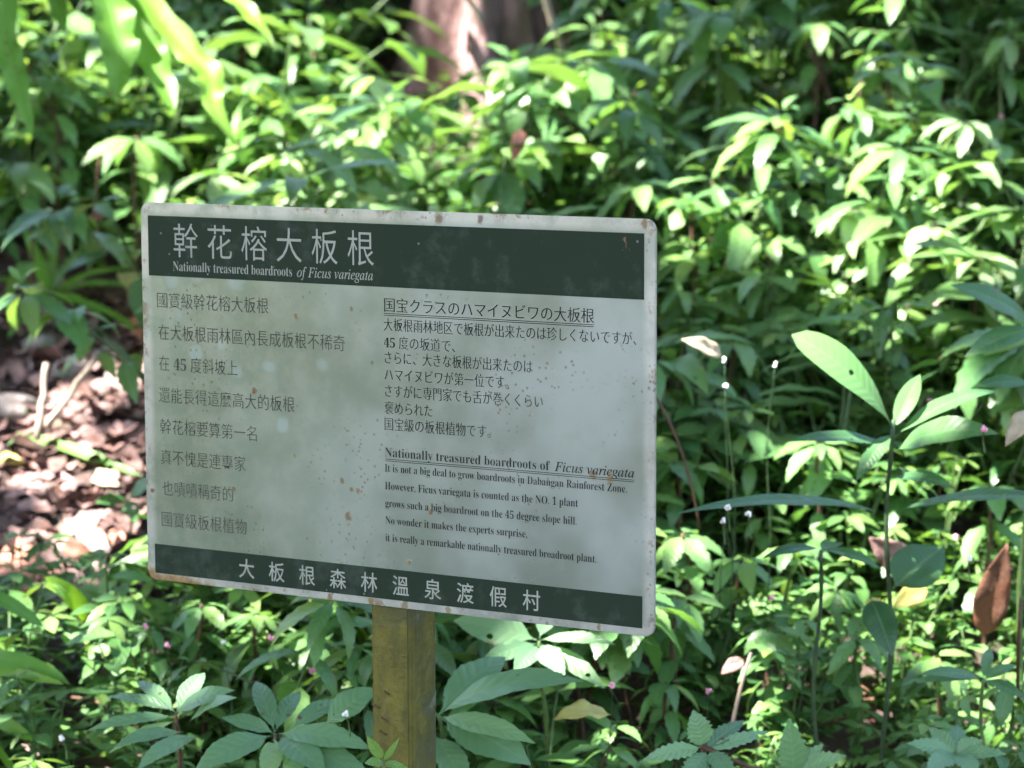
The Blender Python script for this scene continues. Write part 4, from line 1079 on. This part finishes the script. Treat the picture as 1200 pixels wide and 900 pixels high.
for i, (tx, ty, w, dy, tn) in enumerate(((1062, 872, 24, -.02, (.5, .7, 0)), (1088, 852, 20, .04, (.6, .6, .1)), (1152, 868, 26, .0, (.6, .7, 0)), (1122, 850, 22, .06, (.4, .6, 0)), (1085, 905, 30, -.06, (.5, .6, 0)), (1145, 910, 30, -.06, (.5, .7, 0)), (1180, 885, 22, -.03, (.4, .6, 0)))):
    p.leaf(B(1120, 884), B(tx, ty, dy), w, up=(0, -.7, .8), arch=.25, tint=tn, **k_)
Yb = 3.1
p = Plant('thin_stemmed_herb', 'thin-stemmed herb with slim dark leaves under the upright rusty leaf', 'herb', (P(1160, 900, Yb).x, Yb + .05))
p.root_stem(B(1152, 797), r0=.003)
for i, (tx, ty, w, dy, tn) in enumerate(((1076, 792, 20, -.04, (.3, .5, 0)), (1052, 806, 14, .05, (.3, .4, 0)), (1190, 780, 16, .02, (.4, .5, 0)), (1160, 760, 14, .06, (.5, .5, .1)), (1200, 820, 20, -.04, (.3, .5, 0)))):
    p.leaf(B(1152, 797), B(tx, ty, dy), w, up=(0, -.6, .9), arch=.3, tint=tn)

# strap-leaved plants at the left
Yb = 3.6
p = Plant('curled_blade_plant', 'single bright yellow-green curled blade on a thin stalk at the lower left', 'plant', (P(106, 830, Yb).x, Yb + .04))
p.root_stem(B(105, 724), r0=.004, r1=.003)
p.leaf(B(104, 728), B(50, 676, -.06), 26, up=(.3, -.8, .5), arch=.5, mat=M_strap, shape='strap', tint=(.9, .9, .8))
p.leaf(B(105, 722), B(118, 742, -.04), 24, up=(.2, -.8, .5), arch=.4, mat=M_strap, shape='strap', tint=(.8, .8, .6))
p = Plant('lance_leaved_seedling', 'seedling with two sunlit pointed leaves beside the sign\'s lower left corner', 'seedling', (P(130, 760, 3.65).x, 3.7))
Yb = 3.65
p.root_stem(B(125, 700), r0=.003)
p.leaf(B(112, 706), B(156, 650, .02), 22, up=(-.3, -.7, .6), arch=.2, tint=(.9, .9, .3))
p.leaf(B(142, 694), B(166, 650, .03), 26, up=(-.3, -.7, .6), arch=.2, tint=(.9, .9, .3))
p.leaf(B(125, 700), B(90, 690, .03), 20, up=(-.3, -.7, .6), arch=.2, tint=(.7, .7, .1))
p.stem([B(112, 706), B(125, 700), B(142, 694)], .002, .0015)
Yb = 3.4
p = Plant('strap_leaved_plant', 'strap-leaved plant with pale-edged blades entering from the left edge, lower part', 'plant', (P(-25, 850, Yb).x, Yb + .05))
p.root_stem(B(-22, 775), r0=.006)
p.leaf(B(-22, 768), B(78, 798, -.06), 26, up=(0, -.75, .7), arch=.25, mat=M_strap, shape='strap', tint=(.6, .9, .1))
p.leaf(B(-22, 785), B(76, 803, -.1), 14, up=(0, -.75, .7), arch=.15, mat=M_strap, shape='strap', tint=(.9, .9, .8))
p.leaf(B(-22, 840), B(40, 870, -.1), 20, up=(0, -.75, .7), arch=.3, mat=M_strap, shape='strap', tint=(.9, .9, .7))
p.leaf(B(-22, 690), B(50, 735, .0), 18, up=(0, -.75, .7), arch=.3, mat=M_strap, shape='strap', tint=(.3, .5, .0))
g = above(56, 360, .04)
Yb = g.y
p = Plant('strap_leaved_plant', 'clump of long arching straps above the bare litter left of the sign', 'plant', (g.x, g.y))
p.root_stem(B(56, 350), r0=.008, r1=.006)
for (tx, ty, w, dy, a, tn) in ((28, 268, 16, -.02, .2, (.5, .7, .1)), (66, 258, 18, .0, .15, (.5, .7, .1)), (120, 374, 15, -.08, .55, (.7, .9, .2)), (164, 392, 13, -.12, .35, (.7, .9, .1)), (150, 318, 14, .0, .45, (.6, .8, .2)), (100, 290, 13, .02, .3, (.5, .6, .1)), (-10, 330, 16, -.05, .5, (.4, .6, .1)), (10, 400, 14, -.12, .5, (.3, .5, 0)), (172, 345, 12, -.04, .5, (.5, .6, .1))):
    p.leaf(B(56, 350), B(tx, ty, dy), w, up=(0, -.5, 1), arch=a, mat=M_strap, shape='strap', tint=tn)
g = above(20, 520, .03); Yb = g.y
p = Plant('single_blade', 'long pale green blade lying across the bare litter', 'plant', (g.x, g.y))
p.leaf(B(24, 508), B(168, 560, -.15), 15, up=(0, -.7, .7), arch=.12, mat=M_strap, shape='strap', tint=(.7, .9, .1))
p.stem([B(10, 522), B(24, 508)], .003, .003)
g = above(150, 610, .05); Yb = g.y
p = Plant('broad_leaved_seedling', 'blue-green broad-leaved seedling touching the sign\'s left edge above the rusty corner', 'seedling', (g.x, g.y))
p.root_stem(B(150, 585), r0=.003)
p.leaf(B(150, 585), B(112, 590, -.05), 22, up=(0, -.7, .7), arch=.2, tint=(.1, .6, 0))
p.leaf(B(150, 585), B(185, 560, -.03), 22, up=(0, -.7, .7), arch=.2, tint=(.2, .6, 0))
p.leaf(B(150, 585), B(160, 615, -.08), 20, up=(0, -.7, .7), arch=.2, tint=(.2, .6, 0))

# hanging strap fern rooted on the low limb above the frame
Yb = 4.4
root = P(40, -130, 4.45)
r = empty('strap_fern', root, 'fern with long wavy translucent straps hanging into the upper left corner', 'fern')
def strap(pts, Wpx, tint, Y=4.4, dY=-.15):
    n = len(pts)
    Q = np.array([np.array(P(x, y, Y + dY * i / (n - 1))) for i, (x, y) in enumerate(pts)]) 
    Q = np.concatenate([[np.array(root)], Q])
    # Catmull-Rom
    E_ = np.concatenate([[2 * Q[0] - Q[1]], Q, [2 * Q[-1] - Q[-2]]])
    C_ = []
    for i in range(1, len(E_) - 2):
        for t in np.linspace(0, 1, 9)[:-1]:
            a, b, c, d = E_[i - 1:i + 3]
            C_.append(.5 * (2 * b + (c - a) * t + (2 * a - 5 * b + 4 * c - d) * t * t + (3 * b - a - 3 * c + d) * t ** 3))
    C_.append(Q[-1]); C_ = np.array(C_); N = len(C_)
    T_ = np.gradient(C_, axis=0); T_ /= np.linalg.norm(T_, axis=1)[:, None]
    view = np.array([.35, -.8, .45])
    S_ = np.cross(T_, view); S_ /= np.linalg.norm(S_, axis=1)[:, None]
    Nn = np.cross(S_, T_); v = np.linspace(0, 1, N); m = 9; u = np.linspace(-1, 1, m)
    ph = U(0, 6)
    w = Wpx * Y / FPX / 2 * np.clip(.35 + v * 1.6, 0, 1) * np.clip((1 - v) / .28, 0, 1) ** .6
    w = np.maximum(w, .0006)
    X = C_[:, None] + S_[:, None] * (u[None, :, None] * w[:, None, None]) * (1 + .10 * np.sin(v * 23 + ph + 3 * np.sin(v * 7 + ph))[:, None, None] * np.sign(u)[None, :, None])
    X = X + Nn[:, None] * ((.25 * np.abs(u)[None] + .32 * u[None] ** 2 * np.sin(v[:, None] * 26 + ph + 2.6 * np.sin(v[:, None] * 9) + 2 * (u[None] > 0))) * w[:, None])[..., None]
    i = np.arange(N * m).reshape(N, m)
    m_ = MB(); m_.add(X.reshape(-1, 3) - np.array(root), F4=np.stack([i[:-1, :-1], i[:-1, 1:], i[1:, 1:], i[1:, :-1]], -1).reshape(-1, 4),
                      uv=np.stack(np.broadcast_arrays((u * .5 + .5)[None], v[:, None]), -1).reshape(-1, 2), tint=tint)
    m_.build('frond', M_strap, r)
strap([(100, -60), (125, 0), (138, 60), (134, 118)], 46, (.5, .9, .15))
strap([(120, -60), (155, 10), (178, 70), (205, 130)], 44, (.5, .8, .2), 4.45)
strap([(120, -80), (168, -5), (206, 45), (243, 85), (248, 120), (276, 172)], 32, (.8, .9, .55), 4.35)
strap([(150, -110), (230, -40), (290, 12), (324, 62)], 22, (.8, .9, .5), 4.4)
strap([(10, -60), (2, 20), (16, 85), (38, 162)], 32, (.3, .7, .05), 4.35)
strap([(30, -60), (60, -10), (75, 40)], 26, (.4, .7, .1), 4.5)
mb = MB(); ico(mb, (0, 0, 0), .035, (1.2, 1, .8), .3); mb.build('rootstock', M_darkbark, r)

# ferns
def fern_at(label, base, tips, Wf=.30):
    p = Plant('fern', label, 'fern', (base.x, base.y), 'ferns on the slope')
    for (tip, up) in tips:
        f = MB(); s_ = MB()
        a = np.array([base.x, base.y, Hs(base.x, base.y)]) - p.o; e = np.asarray(tip, float) - p.o
        c = bez(a, (a * .45 + e * .55) + np.array([0, 0, .12]), e, 26); tube(s_, c, np.linspace(.002, .0006, 26), 5)
        L = np.linalg.norm(e - a); tan = np.gradient(c, axis=0)
        for i in range(7, 26):
            t = (i - 6) / 19; pl = L * Wf * math.sin(math.pi * (.15 + .84 * t)) ** .8
            tn = unit(tan[i]); sd = unit(np.cross(tn, up))
            for sg in (-1, 1): leaf(f, c[i], sd * sg + tn * .4, up, pl, pl * .30, 'lance', n=8, m=3, droop=U(.1, .5), fold=.1, serr=.2, pet=0, tint=(U(.4, .9), U(.4, .8), U(0, .3)))
        fo = f.build('frond', M_fern, p.r); s_.build('midrib', M_stem, fo)
b_ = above(850, 800, .03)
fern_at('fern with flat toothed fronds below the sign\'s right corner', b_, [(P(912, 748, b_.y - .06), (0, -.7, .7)), (P(778, 782, b_.y - .12), (0, -.7, .7)), (P(800, 735, b_.y + .02), (0, -.7, .7)), (P(880, 800, b_.y - .12), (0, -.7, .7))])
b_ = above(1010, 365, .03)
fern_at('sunlit fern with pale feathery fronds under the right sunny patch', b_, [(P(915, 368, b_.y - .15), (0, -.7, .7)), (P(985, 300, b_.y), (0, -.9, .4)), (P(1060, 330, b_.y - .05), (0, -.7, .7)), (P(950, 322, b_.y - .05), (0, -.7, .7))])
b_ = above(1060, 540, .03)
fern_at('small bright fern peeping out behind the tall plant\'s stem', b_, [(P(1082, 520, b_.y - .1), (.3, -.8, .5)), (P(1110, 560, b_.y - .15), (0, -.7, .7)), (P(1020, 560, b_.y - .1), (0, -.7, .7)), (P(1140, 530, b_.y - .05), (0, -.7, .7))])
# seedling in front of the post
Yb = 2.66
p = Plant('seedling', 'tiny bright seedling in front of the post at the bottom edge', 'seedling', (P(450, 960, Yb).x, Yb - .03))
p.root_stem(B(449, 890), r0=.002, r1=.0012)
p.leaf(B(449, 890), B(430, 862, -.01), 14, up=(-.3, -.8, .4), arch=.15, mat=M_small, shape='ovate', tint=(.8, .8, .4))
p.leaf(B(449, 892), B(468, 864, -.01), 8, up=(.3, -.8, .4), arch=.25, mat=M_small, shape='ovate', tint=(.8, .8, .4))
p.leaf(B(449, 893), B(427, 895, -.02), 14, up=(-.3, -.8, .4), arch=.15, mat=M_small, shape='ovate', tint=(.7, .8, .2))
p.leaf(B(449, 894), B(478, 900, -.02), 10, up=(.3, -.8, .4), arch=.15, mat=M_small, shape='ovate', tint=(.7, .8, .2))

# single fallen and withered leaves
def lone_leaf(name, label, a, b, Wpx, mat, up=(0, -.8, .6), arch=.25, shape='ovate', cat='leaf', **k):
    m_ = MB(); a = np.array(a); b = np.array(b); o = (a + b) / 2
    k.setdefault('wave', .18); k.setdefault('fold', .35)
    leaf_to(m_, a - o, b - o, up, Wpx * b[1] / FPX, arch, shape=shape, n=14, m=7, tint=(.5, U(.4, .6), 0), **k)
    ob = m_.build(name, mat); ob.location = o
    sol = ob.modifiers.new('thickness', 'SOLIDIFY'); sol.thickness = .0006
    return tag(ob, label, cat)
def gp(px, py, h=.02): return above(px, py, h)
lone_leaf('dead_leaf', 'orange-red curled dead leaf on the litter at the lower left edge', gp(48, 700, .03), gp(8, 640, .05), 48, M_red, shape='round', twist=.5)
lone_leaf('yellow_leaf', 'hanging yellow leaf below the sign, right of the pale ribbed leaves', P(716, 838, 3.1), P(648, 846, 3.06), 34, M_yellow, arch=.45, up=(0, -.5, 1))
lone_leaf('rusty_leaf', 'large upright rusty-brown dead leaf near the right edge', P(1150, 752, 3.42), P(1181, 636, 3.36), 42, M_rust, up=(-.25, -.9, .2), arch=.12)
lone_leaf('pale_dead_leaf', 'tan dead leaf cut by the right edge beside the tall plant', P(1212, 478, 3.2), P(1178, 524, 3.16), 26, M_pale, up=(-.3, -.8, .4))
lone_leaf('pale_dead_leaf', 'cream withered leaf right of the sign\'s Japanese text', P(848, 418, 3.5), P(798, 398, 3.46), 22, M_pale, up=(0, -.8, .5))
lone_leaf('dead_leaf', 'pinkish-brown crumpled dead leaf behind the tall plant\'s lower stem', P(1066, 668, 3.5), P(1018, 630, 3.48), 38, M_dead, up=(0, -.9, .4), twist=.7)
lone_leaf('yellow_leaf', 'yellow fallen leaf at the foot of the tall plant\'s stem', P(1088, 688, 3.45), P(1046, 712, 3.42), 28, M_yellow, twist=.4)
lone_leaf('yellow_leaf', 'small yellow leaf scrap left of the tall plant\'s stem', P(1032, 700, 3.45), P(1012, 724, 3.42), 18, M_yellow)
lone_leaf('dead_leaf', 'reddish dead leaf hanging above the middle of the sign', P(612, 150, 4.7), P(600, 190, 4.68), 18, M_red, up=(.2, -.9, .2))
lone_leaf('dead_leaf', 'dark red dead leaf in shade left of the sign\'s upper left corner', P(130, 240, 4.75), P(104, 260, 4.7), 18, M_rust, up=(.2, -.9, .3))
lone_leaf('dead_leaf', 'brown dead leaf in the plants under the sign\'s right corner', P(872, 772, 3.35), P(845, 790, 3.33), 18, M_dead)
lone_leaf('dead_leaf', 'bluish-brown dead leaf in the dark hollow at lower right', gp(985, 835), gp(960, 850), 24, M_rust, up=(0, -.6, .8))
lone_leaf('dead_leaf', 'brown dead leaf standing in the dark hollow at lower right', gp(1005, 800, .05), gp(1025, 850, .02), 20, M_rust, up=(.2, -.8, .5))
lone_leaf('yellow_leaf', 'golden leaf on the litter at the far left edge', gp(-5, 535, .03), gp(30, 545, .03), 16, M_yellow)
for i, (x, y, x2, y2, w, m_, t) in enumerate(((150, 372, 168, 402, 18, M_red, 'orange dead leaf against the sign\'s left edge, level with the Chinese text'), (92, 500, 122, 520, 22, M_dead, 'pink-brown dead leaf under the crossed twigs'), (105, 555, 140, 570, 22, M_pale, 'pale sunlit dead leaf on the litter close to the sign'), (20, 590, 60, 600, 24, M_dead, 'broad brown dead leaf at the left edge of the litter'), (70, 640, 110, 650, 24, M_rust, 'dark brown dead leaf low on the litter patch'), (130, 620, 150, 650, 18, M_red, 'reddish dead leaf beside the sign\'s rusty corner'))):
    lone_leaf('dead_leaf', t, gp(x, y, .03), gp(x2, y2, .03), w, m_, shape='round' if i % 2 else 'ovate', twist=U(-.6, .6))

# twigs, root and rocks
def stick(label, pts, r0, r1, mat=M_twig, name='twig', cat='twig'):
    m_ = MB(); Q = np.array([np.array(q) for q in pts]); o = Q[0].copy()
    Q = bez(Q[0] - o, Q[1] - o, Q[-1] - o, 10) if len(Q) == 3 else np.linspace(Q[0] - o, Q[1] - o, 8) + rng.normal(0, r0 * .25, (8, 3))
    tube(m_, Q, np.linspace(r0, r1, len(Q)), 7); ob = m_.build(name, mat); ob.location = o
    return tag(ob, label, cat)
stick('upright pale twig at the left of the bare litter, crossing the slanting twig', [P(46, 514, 4.25), P(55, 425, 4.28)], .0065, .005)
stick('slanting pale twig on the bare litter, rising to the right', [P(54, 500, 4.27), P(118, 410, 4.38)], .006, .004)
stick('brown root running level across the litter below the two twigs', [gp(-40, 500, .0), gp(70, 488, .02), gp(200, 520, .0)], .012, .007, M_bark, 'surface_root', 'root')
stick('red-brown bare stem leaning along the sign\'s right edge', [P(765, 460, 3.4), P(805, 520, 3.38), P(820, 620, 3.38)], .002, .0014, M_brownstem)
stick('thin tan stalk in the plants below the sign\'s right corner', [P(858, 850, 3.25), P(868, 800, 3.25), P(880, 765, 3.28)], .0025, .002)
stick('dark thin stick at the lower right edge', [gp(1195, 860, .0), P(1190, 800, 3.15), P(1196, 700, 3.2)], .003, .002, M_brownstem)
for (x0, y0, x1, y1, x2, y2, h1, t) in ((800, 120, 860, 60, 940, 130, .35, 'thin bare vine arching over the shady rise right of the trunk'), (905, 170, 960, 120, 990, 40, .3, 'thin brown stem rising between the fans of leaves at upper right'), (985, 210, 1000, 150, 1010, 90, .3, 'upright brown stem below the neat fan of leaves'),
        (1105, 250, 1115, 200, 1122, 150, .3, 'brown stem carrying the pale whorl near the right edge'), (780, 640, 830, 560, 850, 440, .25, 'slender brown stalk right of the sign below the white buds'), (860, 640, 875, 560, 900, 500, .2, 'slender stalk left of the tall plant\'s long left leaf'),
        (300, 300, 290, 200, 330, 110, .3, 'thin brown stem rising through the sunny patch above the title'), (130, 330, 100, 250, 120, 170, .3, 'thin stem under the hanging straps'), (60, 330, 40, 250, 60, 190, .3, 'thin stem at the left edge above the litter'), (1080, 640, 1110, 560, 1120, 480, .2, 'brown stalk right of the tall plant\'s stem'),
        (640, 700, 690, 860, 760, 880, .1, 'brown runner creeping under the sign\'s right half'), (40, 830, 110, 790, 190, 880, .12, 'brown runner creeping in the lower left corner'), (770, 850, 850, 800, 960, 800, .1, 'bare runner crossing in front of the dark hollow')):
    stick(t, [above(x0, y0, .04), above(x1, y1, h1), above(x2, y2, h1)], .0026, .0012, M_brownstem, 'vine', 'vine')
def rock(label, px, py, Rpx, sq=(1.2, 1, .7), mat=M_rock, h=.0):
    q = gp(px, py, h); m_ = MB(); R_ = Rpx * q.y / FPX
    ico(m_, (0, 0, 0), R_, sq, .22, sub=4); ob = m_.build('rock', mat); ob.location = q; ob.rotation_euler = (U(-.3, .3), U(-.3, .3), U(0, 6))
    return tag(ob, label, 'rock', 'rocks on the slope')
rock('large grey-brown rock near the upper right corner', 1168, 78, 34, h=.03)
rock('grey rock below the sunlit whorl at the upper right', 1062, 168, 22, h=.02)
rock('rounded pinkish stone above the crossed twigs', 46, 405, 20, h=.02)
rock('rounded stone between the twigs\' upper ends', 82, 432, 20, h=.02)
rock('flat pinkish stone at the left edge beside the twigs', 14, 480, 34, (1.4, 1, .6), h=.01)
rock('rounded brown stone touching the slanting twig\'s top', 128, 418, 22, h=.02)
rock('small stone at the top of the litter patch', 44, 372, 15, h=.02)

# tiny flowers
def flower(px, py, label, mat, size=.0034, h=.27, dY=0, grp='tiny pink flower heads on thin stalks', short=False):
    q = above(px, py, h)
    if dY: q = P(px, py, dY)
    p = Plant('flower', label, 'flower', (q.x + U(-.02, .02), q.y + U(.01, .05)), grp)
    if short: p.stem([np.array(q) + [.004, .012, -.03], q], .0009, .0007)
    else: p.root_stem(q, r0=.0009, r1=.0005, mat=M_darkstem)
    m_ = MB(); c = np.array(q) - p.o
    for i in range(6):
        d = unit(rng.normal(size=3)) * size * .75
        ico(m_, c + d, size * U(.45, .7), (1, 1, 1.2), .1, sub=1)
    m_.build('flower_head', mat, p.r)
for (x, y, t) in ((717, 803, 'pink flower head near the yellow leaf below the sign'), (171, 734, 'pink flower head left below the sign, leftmost of the row'), (196, 757, 'pink flower head below the rusty corner, second of the row'), (318, 747, 'pink flower head left of the pale yellow-green sprig'), (366, 786, 'pink flower head under the pale yellow-green sprig'),
                  (412, 757, 'pink flower head just left of the post'), (431, 787, 'pink flower head touching the post\'s left edge'), (830, 810, 'deep pink flower head low under the sign\'s right corner'), (1141, 346, 'pink flower head on the blue-green leaf at right'), (1064, 360, 'pink flower head under the sunlit fern'), (1097, 356, 'dull pink flower head between fern and blue-green leaf'),
                  (1153, 503, 'pink flower head on the tall plant\'s right leaf'), (1173, 137, 'pale pink flower head on the sunlit whorl at upper right'), (1033, 187, 'pink flower head in shade below the neat fan of leaves'), (883, 195, 'pale pink flower head on the shady rise'), (825, 185, 'pale pink flower head beyond the sign\'s upper right corner'), (948, 182, 'faint pink flower head left of the upper right bank'),
                  (462, 400, None), (300, 75, None), (1010, 60, 'pink flower head high on the right bank'), (700, 180, 'pink flower head above the sign\'s right part'), (1120, 630, 'pink flower head beside the blue-green drooping leaf'), (905, 700, 'pink flower head left of the umbrella-leaved plant'), (1090, 470, 'pink flower head behind the tall plant\'s upper leaf')):
    if t: flower(x, y, t, M_pink, dY={503: 3.12, 803: 3.05}.get(y, 0), short=y == 503)
WG = 'tiny white flower heads on thin stalks'
for (x, y, t, d) in ((262, 752, 'white flower head below the sign\'s footer lettering', 0), (405, 836, 'white flower head on the long leaves left of the post', 2.9), (853, 595, 'white flower head on the tall plant\'s long left leaf, leftmost', 3.03), (877, 603, 'white flower head on the tall plant\'s long left leaf, rightmost', 3.03), (847, 610, 'white flower head under the tall plant\'s long left leaf', 3.03), (1136, 654, 'open white flower by the upright rusty leaf', 3.2),
                     (849, 422, 'white bud on a stalk right of the cream leaf', 3.45), (908, 427, 'white bud on a stalk left of the tall plant\'s largest leaf', 3.45), (850, 453, 'white bud on a stalk below the cream leaf', 3.45), (1125, 240, 'white sunlit flower head above the right sunny patch', 0), (505, 155, 'gleaming white flower head left of the trunk\'s foot, uppermost', 0), (462, 163, 'gleaming white flower head left of the trunk\'s foot, leftmost', 0), (505, 182, 'gleaming white flower head left of the trunk\'s foot, lowest', 0), (487, 168, 'gleaming white flower head left of the trunk\'s foot, middle', 0),  # the four by the trunk are painted highlights of wet leaves
                     (1105, 275, 'large white flower head in the right sunny patch', 0), (990, 320, 'white flower head by the feathery fern', 0), (905, 300, 'white flower head at the left of the right sunny patch', 0), (72, 865, 'white flower head in the lower left corner', 3.2)):
    flower(x, y, t, M_white, .0032 if 't bud' not in t else .007, dY=d, grp=WG, short=d in (3.03, 2.9, 3.2))
